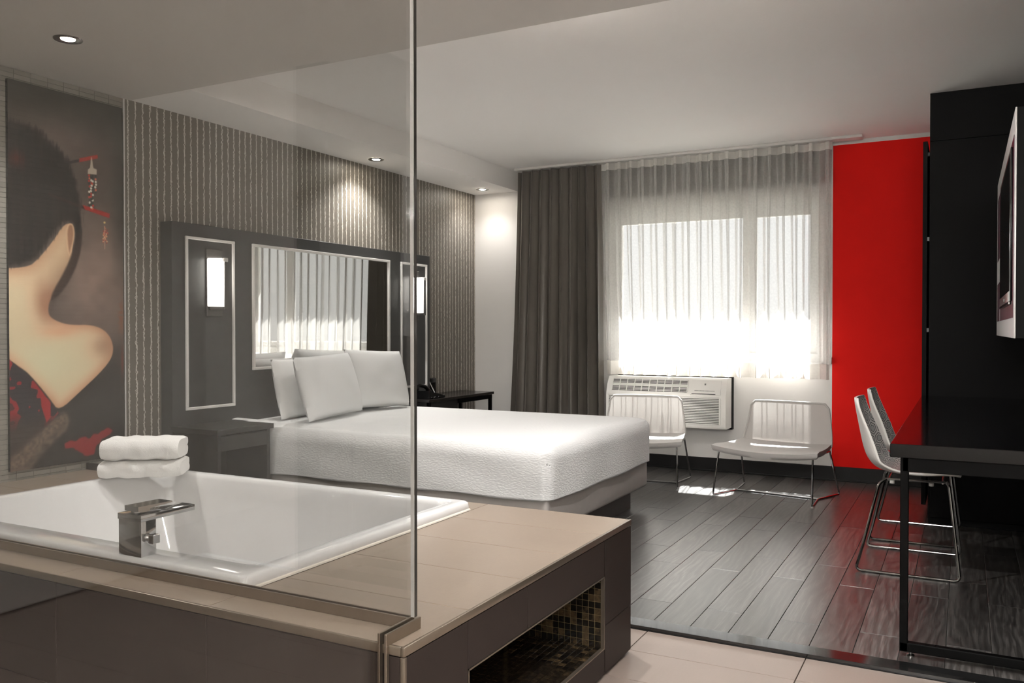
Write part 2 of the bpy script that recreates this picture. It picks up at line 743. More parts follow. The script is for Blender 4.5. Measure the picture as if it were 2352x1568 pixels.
# ---- threshold strip between the two floors
th = struct(MB().box(-1.75, XR, 3.294, 3.383, -0.02, 0.003, 0.001, 1).build('trim_1', plain('threshold_stone', (26, 26, 26), 0.1, spec=0.8)),
            'polished black threshold strip between tiles and planks', 'threshold')

# ---- bathroom floor tiles
bf = struct(MB().box(XL - 0.2, XBR + 0.2, YBB - 0.2, 3.29, -0.14, -0.022).build('floor', 'deck_grout'),
            'beige tiled bathroom floor in front of the platform', 'floor')
xs = [-1.734] + [-1.123 + 0.611 * i for i in range(0, 5)]
ysb = [3.290, 3.066] + [3.066 - 0.262 * i for i in range(1, 13)]
tile_src = {}
for i in range(len(xs) - 1):
    for y1, y0 in zip(ysb[:-1], ysb[1:]):
        xa, xb = xs[i], min(xs[i + 1], XBR)
        if i == 0 and y1 < 3.05:
            continue
        key = (round(xb - xa, 3), round(y1 - y0, 3))
        if key not in tile_src:
            w, l = (xb - xa) / 2 - 0.0017, (y1 - y0) / 2 - 0.0017
            tile_src[key] = MB().box(-w, w, -l, l, -0.01, 0.0, 0.001, 1).build('floor_tile', 'floor_tile', bf, local=True, smooth=False)
            tile_src[key].location = ((xa + xb) / 2, (y0 + y1) / 2, -0.012)
        else:
            inst(tile_src[key], ((xa + xb) / 2, (y0 + y1) / 2, -0.012), bf)

# ---- left wall: wallpaper part and tiled part
wl = struct(MB().box(XL - 0.2, XL, 3.289, YW + 0.2, 0, 2.9).build('wall_left', 'wallpaper'),
            'taupe wallpaper wall with broken silver vertical stripes', 'wall')
wt = struct(MB().box(XL - 0.2, XL - 0.004, YBB, 3.286, 0, 2.9).build('wall_left', 'tile_field'),
            'small grey strip-tile wall around the portrait', 'wall')
edge = MB().box(XL - 0.01, XL + 0.004, 3.283, 3.290, 0.44, ZS).build('edge_strip', 'frame_white', wt)
TW, TH = 0.0905, 0.0252
src = MB().box(-0.006, 0.004, -TW / 2 + 0.0008, TW / 2 - 0.0008, -TH / 2 + 0.0008, TH / 2 - 0.0008, 0.0008, 1).build('wall_tile', 'wall_tile', wt, local=True, smooth=False)
first = True
ntile = 0
rows = int((ZS - 0.435) / TH)
for r in range(rows + 1):
    zc = ZS - (r + 0.5) * TH
    for c in range(0, 9):
        yc = 3.282 - (c + 0.5) * TW
        vis = (yc - TW / 2 < 2.615) or zc + TH / 2 > 2.44 or zc - TH / 2 < 0.5
        if not vis or ntile > 290:
            continue
        if first:
            src.location = (XL - 0.004, yc, zc)
            first = False
        else:
            inst(src, (XL - 0.004, yc, zc), wt)
        ntile += 1
# ---- window wall
WX0, WX1, WZ0, WZ1 = -2.84, -1.005, 0.94, 2.30
wb = MB()
wb.box(XL, WX0, YW, YW + 0.2, 0, 2.9)
wb.box(WX1, -0.936, YW, YW + 0.2, 0, 2.9)
wb.box(WX0, WX1, YW, YW + 0.2, 0, WZ0)
wb.box(WX0, WX1, YW, YW + 0.2, WZ1, 2.9)
wb.box(-0.936, XR + 0.2, YW, YW + 0.2, 2.668, 2.9)
wbo = struct(wb.build('wall_back', 'white_paint'), 'white window wall behind the curtains', 'wall')
rw = MB().box(-0.936, XR + 0.2, YW, YW + 0.2, 0, 2.668).build('red_wall_section', 'red_paint', wbo)
rw['label'] = 'bright red painted section of wall'
bbk = struct(MB().box(XL, XR, YW - 0.014, YW, 0, 0.113, 0.003, 1).build('baseboard_back', 'black_base'), 'black baseboard under the window wall', 'baseboard')
MB().box(XL, XR, YW - 0.026, YW - 0.012, 0, 0.012, 0.003, 1).build('shoe_moulding', 'black_base', bbk)
# ---- other walls
struct(MB().box(XR, XR + 0.2, 3.29, YW + 0.2, 0, 2.9).build('wall_right', 'black_board'), 'black panelled wall behind the desk', 'wall')
struct(MB().box(XR + 0.2, XBR, 3.29, 3.49, 0, 2.9).build('wall_return', 'white_paint'), 'white return wall beside the desk', 'wall')
struct(MB().box(XBR, XBR + 0.2, YBB, 3.49, 0, 2.9).build('wall_right', 'white_paint'), 'white bathroom wall right of the camera', 'wall')
struct(MB().box(XL - 0.2, XBR + 0.2, YBB - 0.2, YBB, 0, 2.9).build('wall_front', 'white_paint'), 'white wall behind the camera', 'wall')
# ---- ceilings
ce = struct(MB().box(XL - 0.2, XR + 0.2, YB, YW + 0.2, ZC, 2.95).build('ceiling', 'ceiling_paint'), 'white bedroom ceiling', 'ceiling')
MB().box(XL, XS, YB, YW, ZS + 0.002, ZC + 0.01).build('soffit', 'ceiling_paint', ce)
MB().box(-3.71, -0.70, 7.05, 7.16, ZC - 0.022, ZC, 0.004, 1).build('curtain_track', 'frame_white', ce)
struct(MB().box(XL - 0.2, XBR + 0.2, YBB - 0.2, YB, ZS, 2.95).build('ceiling', 'bath_paint'), 'lower beige bathroom ceiling with bulkhead edge', 'ceiling')

# ---- window
wn = MB()
wn.box(WX0, WX1, 7.27, 7.36, WZ0, WZ0 + 0.07)
wn.box(WX0, WX1, 7.27, 7.36, WZ1 - 0.06, WZ1)
wn.box(WX0, WX0 + 0.055, 7.27, 7.36, WZ0 + 0.07, WZ1 - 0.06)
wn.box(WX1 - 0.055, WX1, 7.27, 7.36, WZ0 + 0.07, WZ1 - 0.06)
win = struct(wn.build('window_1', 'vinyl_white'), 'white framed window behind the sheer curtain', 'window')
for (x0, x1, y0) in ((-2.785, -1.60, 7.275), (-1.60, -1.06, 7.30)):
    s = MB()
    s.box(x0, x0 + 0.055, y0, y0 + 0.045, 1.01, 2.24, 0.004, 1)
    s.box(x1 - 0.055, x1, y0, y0 + 0.045, 1.01, 2.24, 0.004, 1)
    s.box(x0 + 0.055, x1 - 0.055, y0, y0 + 0.045, 1.01, 1.075, 0.004, 1)
    s.box(x0 + 0.055, x1 - 0.055, y0, y0 + 0.045, 2.14, 2.24, 0.004, 1)
    so = s.build('sash', 'vinyl_white', win)
    MB().box(x0 + 0.05, x1 - 0.05, y0 + 0.02, y0 + 0.026, 1.07, 2.145).build('pane', 'window_glass', so)
MB().box(WX0, WX1, 7.195, 7.29, WZ0 - 0.02, WZ0 + 0.005, 0.004, 2).build('window_sill', 'vinyl_white', win)
MB().box(WX0 - 0.005, WX1 + 0.02, 7.215, 7.27, 2.27, 2.36, 0.008, 2).build('blind_cassette', 'frame_white', win)
M['board_grey'] = plain('board_grey', (104, 98, 93), 0.8)
MB().box(WX0 - 0.03, WX1 + 0.05, 7.20, 7.238, 2.385, 2.675, 0.004, 1).build('header_board', 'board_grey', win)  # grey board over the wall above the window, behind the sheer
# outside: eave and ground
struct(MB().box(-6.5, 3, 7.44, 8.06, 2.62, 2.78).build('roof_eave', 'eave'), 'roof eave outside above the window', 'eave')
struct(MB().box(-30, 30, 7.5, 60, -0.6, -0.5).build('ground', 'concrete'), 'pale paved ground outside the window', 'ground')

# ================================================================== BATH PLATFORM
pf = thing('bath_platform', 'taupe tiled bath platform with mosaic niche around the white tub', 'platform', (-2.6, 2.3, 0))
NY0, NY1, NZ0, NZ1, NXD = 1.850, 2.776, 0.088, 0.342, -1.50
TX0, TX1, TY0, TY1 = -3.49, -1.727, 1.708, 2.915      # tub outline
g = 0.010
b = MB()
b.box(XL + 0.003, XP - g, YP0 + g, TY0 + 0.03, 0.0, ZP - 0.009)                                # front strip
b.box(XL + 0.003, TX0 + 0.03, TY0 + 0.03, YP1 - 0.004, 0.0, 0.43)                              # ledge left of tub
b.box(TX0 + 0.03, XP - g, TY1 - 0.03, YP1 - 0.004, 0, ZP - 0.009)                      # back strip
b.box(TX1 - 0.03, NXD - 0.012, TY0 + 0.03, TY1 - 0.03, 0, ZP - 0.009)
b.box(NXD - 0.012, XP - g, TY0 + 0.03, NY0 - 0.004, 0, ZP - 0.009)
b.box(NXD - 0.012, XP - g, NY1 + 0.004, TY1 - 0.03, 0, ZP - 0.009)
b.box(NXD - 0.012, XP - g, NY0 - 0.004, NY1 + 0.004, 0, NZ0 - 0.004)
b.box(NXD - 0.012, XP - g, NY0 - 0.004, NY1 + 0.004, NZ1 + 0.004, ZP - 0.009)
b.build('core', 'deck_grout', pf, smooth=False)
J = 0.0012


def deck_tile(x0, x1, y0, y1, z1=ZP, nm='deck_tile', mat='deck_tile'):
    MB().box(x0 + J, x1 - J, y0 + J, y1 - J, z1 - 0.0095, z1, 0.0009, 1).build(nm, mat, pf, smooth=False)


ey = [YP0 + 0.006, 1.865, 2.166, 2.468, 2.768, YP1]
for a, c in zip(ey[:-1], ey[1:]):
    deck_tile(-1.72, XP - 0.006, a, c)
xx = [-1.72 - 0.61 * i for i in range(5)]
for x1, x0 in zip(xx[:-1], xx[1:]):
    deck_tile(max(x0, XL + 0.003), x1, YP0 + 0.006, TY0 + 0.02)
    if x1 > TX0:
        deck_tile(max(x0, TX0), x1, TY1 - 0.02, YP1)
for i in range(5):   # low ledge at the left wall
    deck_tile(XL + 0.003, TX0 + 0.01, TY0 + 0.02 + i * 0.263, TY0 + 0.02 + (i + 1) * 0.263, 0.44)
# face tiles, front (y) and side (x)


def face_front(x0, x1, z0, z1):
    MB().box(x0 + J, x1 - J, YP0, YP0 + 0.011, z0 + J, z1 - J, 0.0009, 1).build('face_tile', 'face_tile', pf, smooth=False)


def face_side(y0, y1, z0, z1):
    MB().box(XP - 0.011, XP, y0 + J, y1 - J, z0 + J, z1 - J, 0.0009, 1).build('face_tile', 'face_tile', pf, smooth=False)


for x1, x0 in zip([XP - 0.011] + xx, xx):
    for z0, z1 in ((0.0, 0.168), (0.168, 0.466)):
        face_front(max(x0, XL + 0.003), x1, z0, z1)
# side face around the niche
face_side(YP0, NY0, 0.0, 0.168)
face_side(YP0, NY0, 0.168, 0.466)
face_side(NY0, 2.183, NZ1, 0.466)
face_side(2.183, NY1, NZ1, 0.466)
face_side(NY0, 2.183, 0.0, NZ0)
face_side(2.183, NY1, 0.0, NZ0)
face_side(NY1 + 0.008, YP1, 0.0, 0.168)
face_side(NY1 + 0.008, YP1, 0.168, 0.466)
# back face toward the bedroom
MB().box(XL + 0.003, XP - 0.011, YP1 - 0.006, YP1, 0.0, ZP - 0.012).build('back_panel', 'face_tile', pf, smooth=False)
# metal edge trims
t = MB()
t.box(XP - 0.008, XP + 0.002, YP0 - 0.002, YP1 + 0.001, 0.468, ZP + 0.001, 0.0025, 2)
t.build('edge_trim', 'brushed', pf)
MB().box(XL + 0.003, XP - 0.008, YP0 - 0.002, YP0 + 0.008, 0.468, ZP + 0.001, 0.0025, 2).build('edge_trim', 'brushed', pf)
MB().box(XP - 0.010, XP + 0.002, YP0 - 0.002, YP0 + 0.010, 0.0, 0.467, 0.0025, 2).build('corner_trim', 'brushed', pf)
# niche frame
for (a0, a1, c0, c1) in ((NY0, NY0 + 0.004, NZ0, NZ1), (NY1 - 0.004, NY1, NZ0, NZ1), (NY0, NY1, NZ0, NZ0 + 0.004), (NY0, NY1, NZ1 - 0.004, NZ1)):
    MB().box(XP - 0.012, XP + 0.0015, a0, a1, c0, c1).build('niche_trim', 'brushed', pf)
# niche lining: grout shell and mosaic
ns = MB()
ns.box(NXD - 0.010, XP - 0.012, NY0 - 0.003, NY1 + 0.003, NZ0 - 0.003, NZ0)
ns.box(NXD - 0.010, XP - 0.012, NY0 - 0.003, NY1 + 0.003, NZ1, NZ1 + 0.003)
ns.box(NXD - 0.010, NXD - 0.004, NY0, NY1, NZ0, NZ1)
ns.box(NXD - 0.004, XP - 0.012, NY1, NY1 + 0.003, NZ0, NZ1)
ns.box(NXD - 0.004, XP - 0.012, NY0 - 0.003, NY0, NZ0, NZ1)
ns.build('niche_shell', 'mosaic_grout', pf, smooth=False)
MS = 0.0231
mh = MS / 2 - 0.0011
msrc = MB().box(-mh, mh, -mh, mh, -0.002, 0.002, 0.0006, 1).build('mosaic_tile', 'mosaic', pf, local=True, smooth=False)
msrc_used = False
cnt = 0
rest = MB()
pl = pf.location
ncol = int((XP - 0.012 - NXD) / MS)
for i in range(ncol):                       # far end wall of the niche
    for j in range(11):
        x, z = XP - 0.013 - (i + 0.5) * MS, NZ0 + (j + 0.5) * MS
        if i < 13 and cnt < 290:
            o = msrc if not msrc_used else inst(msrc, (0, 0, 0), pf)
            msrc_used = True
            o.location = (x - pl.x, NY1 - 0.001 - pl.y, z - pl.z)
            o.rotation_euler = (R(90), 0, 0)
            cnt += 1
        else:
            rest.box(x - mh, x + mh, NY1 - 0.003, NY1, z - mh, z + mh)
nrow = int((NY1 - NY0) / MS)
for j in range(nrow):                       # niche floor
    for i in range(ncol):
        x, y = XP - 0.013 - (i + 0.5) * MS, NY1 - 0.003 - (j + 0.5) * MS
        if cnt < 290:
            o = inst(msrc, (x - pl.x, y - pl.y, NZ0 + 0.001 - pl.z), pf)
            o.rotation_euler = (0, 0, 0)
            cnt += 1
        else:
            rest.box(x - mh, x + mh, y - mh, y + mh, NZ0, NZ0 + 0.003)
for j in range(nrow):                       # niche back wall
    for k in range(11):
        y, z = NY1 - 0.003 - (j + 0.5) * MS, NZ0 + (k + 0.5) * MS
        rest.box(NXD - 0.004, NXD - 0.001, y - mh, y + mh, z - mh, z + mh)
ro = rest.build('mosaic_field', 'mosaic', pf, smooth=False)
ro['kind'] = 'stuff'

# ================================================================== TUB
tb = thing('bathtub', 'glossy white rectangular drop-in bathtub set in the tiled platform', 'bathtub', ((TX0 + TX1) / 2, (TY0 + TY1) / 2, ZP))
rings = []
ZR = 0.527


def ring(ix0, ix1, iy0, iy1, z, r):
    rings.append(rrect(TX0 + ix0, TX1 - ix1, TY0 + iy0, TY1 - iy1, z, r, 8))


ring(0.004, 0.004, 0.004, 0.004, ZP - 0.004, 0.02)
ring(0, 0, 0, 0, ZP + 0.012, 0.02)
ring(0.003, 0.003, 0.003, 0.003, ZR - 0.008, 0.02)
ring(0.009, 0.009, 0.009, 0.009, ZR - 0.002, 0.022)
ring(0.018, 0.018, 0.018, 0.018, ZR, 0.03)
ring(0.05, 0.058, 0.105, 0.045, ZR - 0.001, 0.05)
ring(0.058, 0.066, 0.113, 0.053, ZR - 0.006, 0.055)
ring(0.07, 0.072, 0.118, 0.060, ZR - 0.02, 0.06)
ring(0.12, 0.085, 0.130, 0.075, ZR - 0.10, 0.08)
ring(0.24, 0.11, 0.155, 0.10, 0.20, 0.10)
ring(0.34, 0.14, 0.185, 0.13, 0.10, 0.12)
ring(0.42, 0.20, 0.25, 0.20, 0.075, 0.10)
MB().loft(rings, True, False, True).build('shell', 'acrylic_white', tb, angle=60)
cr = [rrect(TX0 - 0.006, TX1 + 0.006, TY0 - 0.006, TY1 + 0.006, ZP + 0.0005, 0.024, 8),
      rrect(TX0 - 0.004, TX1 + 0.004, TY0 - 0.004, TY1 + 0.004, ZP + 0.005, 0.022, 8),
      rrect(TX0 + 0.004, TX1 - 0.004, TY0 + 0.004, TY1 - 0.004, ZP + 0.008, 0.02, 8)]
MB().loft(cr, True).build('caulk_bead', 'caulk', tb)
MB().lathe([(0.0001, 0.004), (0.03, 0.004), (0.034, 0.0), (0.034, -0.004)], (-2.0, 2.3, 0.079), 24).build('drain', 'chrome', tb)

# faucet on the front rim
fc = thing('tub_faucet', 'chrome square waterfall faucet standing on the tub rim', 'faucet', (-2.138, 1.70, ZR))
FX0, FX1, FY0, FY1 = -2.250, -2.150, 1.726, 1.780
dy = -0.048
FY0 += dy
FY1 += dy
fc.location = ((FX0 + FX1) / 2, (FY0 + FY1) / 2 + 0.03, ZR)
MB().box(FX0, FX1, FY0 + 0.040, FY1 + 0.040, ZR - 0.002, 0.632, 0.002, 2).build('body', 'chrome', fc)
MB().box(FX0 - 0.002, FX1 + 0.002, FY0 + 0.038, FY1 + 0.185, 0.632, 0.651, 0.002, 2).build('spout', 'chrome', fc)
lv = MB()
lv.prism([(FY0 + 0.045, 0.659), (FY0 + 0.06, 0.655), (FY1 + 0.03, 0.655), (FY1 + 0.035, 0.664), (FY1 + 0.115, 0.668), (FY1 + 0.115, 0.672), (FY0 + 0.045, 0.674)], 'x', FX0 + 0.022, FX1 - 0.018)
lvo = lv.build('lever', 'chrome', fc)
MB().lathe([(0.0001, 0.652), (0.016, 0.652), (0.016, 0.657), (0.0001, 0.657)], ((FX0 + FX1) / 2, FY0 + 0.065, 0), 20).build('lever_pivot', 'chrome', fc)
kn = MB()
kn.lathe([(0.0001, 0), (0.012, 0), (0.012, 0.014), (0.0001, 0.014)], (FX1, (FY0 + FY1) / 2 + 0.04, 0.580), 18, 'x')
kn.box(FX1 + 0.012, FX1 + 0.034, (FY0 + FY1) / 2 + 0.027, (FY0 + FY1) / 2 + 0.053, 0.567, 0.593, 0.0015, 1)
kn.build('diverter_knob', 'chrome', fc)


# ================================================================== GLASS SCREEN
gs = thing('glass_screen', 'frameless clear glass shower screen in a metal channel on the platform edge', 'glass screen', (-1.155, 1.68, ZP))
GY, GX = 1.684, -1.155
MB().box(XL + 0.012, GX + 0.005, GY - 0.005, GY + 0.005, ZP + 0.004, ZS - 0.003).build('pane', 'shower_glass', gs, smooth=False)
MB().box(GX - 0.005, GX + 0.005, 0.05, GY - 0.0065, 0.02, ZS - 0.003).build('side_pane', 'shower_glass', gs, smooth=False)
# the pane edges and the clear seal between them
MB().box(GX + 0.005, GX + 0.0062, GY - 0.005, GY + 0.005, ZP + 0.03, ZS - 0.004).build('pane_edge', 'glass_edge', gs)
MB().box(GX - 0.0046, GX + 0.0046, GY - 0.0064, GY - 0.0052, ZP + 0.03, ZS - 0.004).build('seal', 'clear_plastic', gs)
for nm, bx in (('channel', (XL + 0.012, GX - 0.009, GY - 0.011, GY - 0.0055, ZP, ZP + 0.028)), ('channel', (XL + 0.012, GX - 0.009, GY + 0.0055, GY + 0.011, ZP, ZP + 0.028)),
               ('channel', (GX - 0.012, GX - 0.0055, YP0 - 0.014, GY + 0.011, ZP, ZP + 0.028)), ('channel', (GX + 0.0066, GX + 0.013, YP0 - 0.014, GY + 0.011, ZP, ZP + 0.028)),
               ('wall_channel', (GX - 0.012, GX - 0.0055, YP0 - 0.014, YP0 - 0.002, 0.0, ZP)), ('wall_channel', (GX + 0.0066, GX + 0.013, YP0 - 0.014, YP0 - 0.002, 0.0, ZP))):
    MB().box(*bx, 0.001, 1).build(nm, 'brushed', gs)

# ================================================================== PORTRAIT PRINT
pt = thing('wall_print', 'tall portrait print of a woman seen from behind with bare shoulder', 'picture', (XL, 2.93, 0.49))
PY0, PY1, PZ0, PZ1 = 2.605, 3.262, 0.490, 2.454
MB().box(XL + 0.002, XL + 0.0195, PY0, PY1, PZ0, PZ1, 0.001, 1).build('backing_panel', 'black_plastic', pt)


def poly_sd(poly, U, V):
    """signed distance (negative inside), in metres on the print"""
    w, h = PY1 - PY0, PZ1 - PZ0
    P = [(a * w, c * h) for a, c in poly]
    X, Y = U * w, V * h
    dist = np.full(X.shape, 1e9)
    ins = np.zeros(X.shape, bool)
    for (x0, y0), (x1, y1) in zip(P, P[1:] + P[:1]):
        ex, ey = x1 - x0, y1 - y0
        tt = np.clip(((X - x0) * ex + (Y - y0) * ey) / (ex * ex + ey * ey + 1e-12), 0, 1)
        dist = np.minimum(dist, np.hypot(X - x0 - tt * ex, Y - y0 - tt * ey))
        cond = ((y0 > Y) != (y1 > Y)) & (X < ex * (Y - y0) / (ey + 1e-12) + x0)
        ins ^= cond
    return np.where(ins, -dist, dist)


def vnoise(U, V, fx, fy, seed):
    r = np.random.default_rng(seed)
    gx, gy = int(fx) + 3, int(fy) + 3
    G = r.random((gx, gy))
    X, Y = U * fx, V * fy
    i, j = np.floor(X).astype(int), np.floor(Y).astype(int)
    a, c = X - i, Y - j
    a, c = a * a * (3 - 2 * a), c * c * (3 - 2 * c)
    return (G[i, j] * (1 - a) + G[i + 1, j] * a) * (1 - c) + (G[i, j + 1] * (1 - a) + G[i + 1, j + 1] * a) * c


def smoothp(poly, it=2):
    for _ in range(it):
        q = []
        for (a, c), (e, f) in zip(poly, poly[1:] + poly[:1]):
            q += [(a * 0.75 + e * 0.25, c * 0.75 + f * 0.25), (a * 0.25 + e * 0.75, c * 0.25 + f * 0.75)]
        poly = q
    return poly


def portrait():
    NU, NV = 200, 560
    u = np.linspace(0, 1, NU + 1)
    v = np.linspace(0, 1, NV + 1)
    U, V = np.meshgrid(u, v, indexing='ij')
    A = np.array

    def col(c):
        return A(c, float)[None, None, :]

    def over(img, c, mask):
        return img * (1 - mask[..., None]) + c * mask[..., None]

    def soft(sd, w):
        return np.clip(0.5 - sd / w, 0, 1)
    cloud = vnoise(U, V, 5, 12, 1) * 0.6 + vnoise(U, V, 14, 40, 2) * 0.4
    img = col((70, 61, 57)) + 0 * U[..., None]
    glow = np.exp(-(((U - 0.75) / 0.36) ** 2 + ((V - 0.50) / 0.17) ** 2))
    img = over(img, col((124, 104, 93)), np.clip(glow * (0.75 + 0.4 * cloud), 0, 1))
    glow2 = np.exp(-(((U - 0.4) / 0.45) ** 2 + ((V - 0.86) / 0.10) ** 2))
    img = over(img, col((104, 90, 85)), glow2 * 0.85)
    img = over(img, col((42, 42, 37)), np.clip((V - 0.88) / 0.12, 0, 1) * 0.85)
    img = over(img, col((46, 47, 43)), np.clip((U - 0.86) / 0.14, 0, 1) * np.clip((V - 0.45) / 0.3, 0, 1) * 0.8)
    img = over(img, col((34, 30, 28)), np.clip((0.36 - V) / 0.14, 0, 1) * 0.85)
    img += ((cloud - 0.5) * 16)[..., None]
    # lower garment
    img = over(img, col((98, 82, 70)) * (0.7 + 0.5 * vnoise(U, V, 30, 90, 3))[..., None],
               soft(poly_sd(smoothp([(-0.05, 0.02), (0.454, 0.151), (0.512, 0.102), (0.304, 0.05), (0.107, -0.02), (-0.05, -0.02)], 1), U, V), 0.02) * 0.8)
    low = np.exp(-(((U - 0.17) / 0.07) ** 2 + ((V - 0.10) / 0.05) ** 2))
    img = over(img, col((120, 98, 84)), low * 0.45)
    # skin
    skin = smoothp([(-0.3, 0.516), (0.14, 0.52), (0.249, 0.553), (0.361, 0.60), (0.442, 0.642), (0.50, 0.652), (0.535, 0.64), (0.53, 0.603), (0.52, 0.56), (0.545, 0.542),
                    (0.473, 0.497), (0.43, 0.475), (0.36, 0.452), (0.322, 0.438), (0.312, 0.406), (0.345, 0.392), (0.448, 0.378), (0.565, 0.3755), (0.661, 0.377),
                    (0.785, 0.368), (0.868, 0.345), (0.902, 0.312), (0.885, 0.282), (0.782, 0.244), (0.585, 0.192), (0.397, 0.143), (0.329, 0.176),
                    (0.198, 0.231), (0.092, 0.267), (-0.3, 0.34)], 2)
    sd = poly_sd(skin, U, V)
    sh = col((208, 184, 152)) + 0 * U[..., None]
    rim = np.clip(1 + sd / 0.07, 0, 1)
    sh = over(sh, col((176, 128, 98)), rim ** 1.6 * 0.85)
    neck = np.exp(-(((U - 0.30) / 0.10) ** 2 + ((V - 0.44) / 0.06) ** 2))
    sh = over(sh, col((140, 98, 76)), np.clip(neck * 1.1, 0, 1) * 0.75)
    sho = np.exp(-(((U - 0.82) / 0.13) ** 2 + ((V - 0.315) / 0.035) ** 2))
    sh = over(sh, col((138, 100, 78)), sho * 0.6)
    blade = np.exp(-(((U - 0.40) / 0.16) ** 2 + ((V - 0.355) / 0.018) ** 2))
    sh = over(sh, col((196, 138, 106)), blade * 0.6)
    back = np.exp(-(((U - 0.30) / 0.30) ** 2 + ((V - 0.27) / 0.07) ** 2))
    sh = over(sh, col((218, 198, 166)), back * 0.7)
    jaw = np.clip((U - 0.30) / 0.22, 0, 1) * np.clip((0.57 - V) / 0.06, 0, 1) * (V > 0.43)
    sh = over(sh, col((92, 62, 46)), np.clip(jaw, 0, 1) * 0.9)
    napeshade = np.clip((V - 0.46) / 0.10, 0, 1)
    sh = over(sh, col((166, 138, 110)), napeshade * 0.6)
    img = over(img, sh, soft(sd, 0.006))
    # hair
    hair = smoothp([(-0.3, 0.90), (0.128, 0.896), (0.257, 0.885), (0.378, 0.857), (0.481, 0.825), (0.538, 0.785), (0.585, 0.736), (0.61, 0.68), (0.60, 0.62), (0.575, 0.57),
                    (0.55, 0.60), (0.545, 0.645), (0.505, 0.662), (0.44, 0.65), (0.361, 0.612), (0.249, 0.565), (0.162, 0.535), (-0.3, 0.50)], 2)
    sdh = poly_sd(hair, U, V)
    streak = vnoise(U, V, 90, 12, 5)
    hc = col((24, 20, 19)) + ((streak - 0.4) * 22)[..., None] * col((1.0, 0.85, 0.75))
    fray = (vnoise(U, V, 110, 60, 6) - 0.5) * 0.03
    img = over(img, hc, soft(sdh + fray, 0.028))
    redg = np.exp(-(((U - 0.07) / 0.06) ** 2 + ((V - 0.80) / 0.02) ** 2))
    img = over(img, col((120, 40, 28)), redg * 0.6 * (0.4 + 0.6 * streak))
    # hanging strands and shaded face
    fd = smoothp([(0.60, 0.64), (0.61, 0.60), (0.585, 0.56), (0.545, 0.525), (0.46, 0.475), (0.369, 0.445), (0.33, 0.44), (0.36, 0.468), (0.44, 0.51), (0.52, 0.565), (0.565, 0.62)], 2)
    img = over(img, col((44, 32, 28)), soft(poly_sd(fd, U, V), 0.012) * 0.9)
    # ear
    ear = smoothp([(0.475, 0.60), (0.47, 0.63), (0.495, 0.652), (0.535, 0.65), (0.548, 0.625), (0.535, 0.598), (0.515, 0.575), (0.50, 0.560), (0.485, 0.575)], 2)
    sde = poly_sd(ear, U, V)
    ec = over(col((205, 172, 138)) + 0 * U[..., None], col((120, 82, 62)), np.clip(-sde / 0.012, 0, 1) * 0.75)
    img = over(img, ec, soft(sde, 0.006))
    # red robe at the left edge
    robe = [(-0.05, 0.30), (0.092, 0.262), (0.198, 0.226), (0.329, 0.17), (0.397, 0.139), (0.328, 0.115), (0.283, 0.105), (0.10, 0.02), (-0.05, 0.03)]
    rn = vnoise(U, V, 9, 26, 8) * 0.7 + vnoise(U, V, 26, 80, 9) * 0.3
    rc = np.where((rn > 0.48)[..., None], col((138, 26, 34)), col((40, 34, 40)))
    rc = np.where((rn > 0.70)[..., None], col((70, 30, 34)), rc)
    rc = over(rc, col((50, 40, 36)), np.clip((0.15 - V) / 0.05, 0, 1))
    img = over(img, rc, soft(poly_sd(robe, U, V), 0.005))
    img = over(img, col((150, 26, 32)), soft(poly_sd([(0.241, 0.206), (0.329, 0.169), (0.328, 0.13), (0.294, 0.117), (0.251, 0.16)], U, V), 0.005))
    img = over(img, col((104, 86, 74)) * (0.75 + 0.4 * vnoise(U, V, 60, 170, 10))[..., None],
               soft(poly_sd([(-0.02, 0.03), (0.239, 0.093), (0.44, 0.140), (0.46, 0.115), (0.25, 0.06), (0.08, 0.0), (-0.02, 0.0)], U, V), 0.03) * 0.9)
    lowred = poly_sd(smoothp([(0.452, 0.057), (0.606, 0.062), (0.829, 0.082), (0.90, 0.072), (0.75, 0.046), (0.68, 0.012), (0.60, 0.02), (0.56, 0.041), (0.463, 0.042)], 1), U, V)
    img = over(img, col((140, 24, 28)), soft(lowred + (vnoise(U, V, 24, 60, 11) - 0.5) * 0.03, 0.01) * 0.9)
    # hair sticks and beads
    for pl_, c_ in (([(0.40, 0.806), (0.592, 0.83), (0.591, 0.822), (0.41, 0.799)], (38, 34, 34)), ([(0.592, 0.832), (0.758, 0.852), (0.763, 0.842), (0.591, 0.821)], (158, 42, 28)),
                    ([(0.319, 0.725), (0.693, 0.698), (0.693, 0.690), (0.319, 0.720)], (44, 26, 24)), ([(0.62, 0.706), (0.873, 0.692), (0.868, 0.679), (0.64, 0.694)], (150, 34, 26))):
        img = over(img, col(c_), soft(poly_sd(pl_, U, V), 0.004))
    img = over(img, col((196, 184, 168)), soft(poly_sd([(0.700, 0.842), (0.706, 0.842), (0.72, 0.813), (0.752, 0.81), (0.75, 0.796), (0.668, 0.794), (0.67, 0.806), (0.69, 0.812)], U, V), 0.004) * 0.85)
    br = random.Random(4)
    w, h = PY1 - PY0, PZ1 - PZ0
    for cu, v0, v1 in ((0.682, 0.79, 0.705), (0.712, 0.79, 0.695), (0.74, 0.79, 0.745), (0.70, 0.785, 0.70)):
        vv = v0
        while vv > v1:
            rr = np.hypot((U - cu - br.uniform(-.004, .004)) * w, (V - vv) * h)
            img = over(img, col(br.choice([(176, 52, 40), (214, 204, 190), (44, 54, 50), (196, 96, 70)])), soft(rr - 0.0062, 0.003))
            vv -= 0.0075
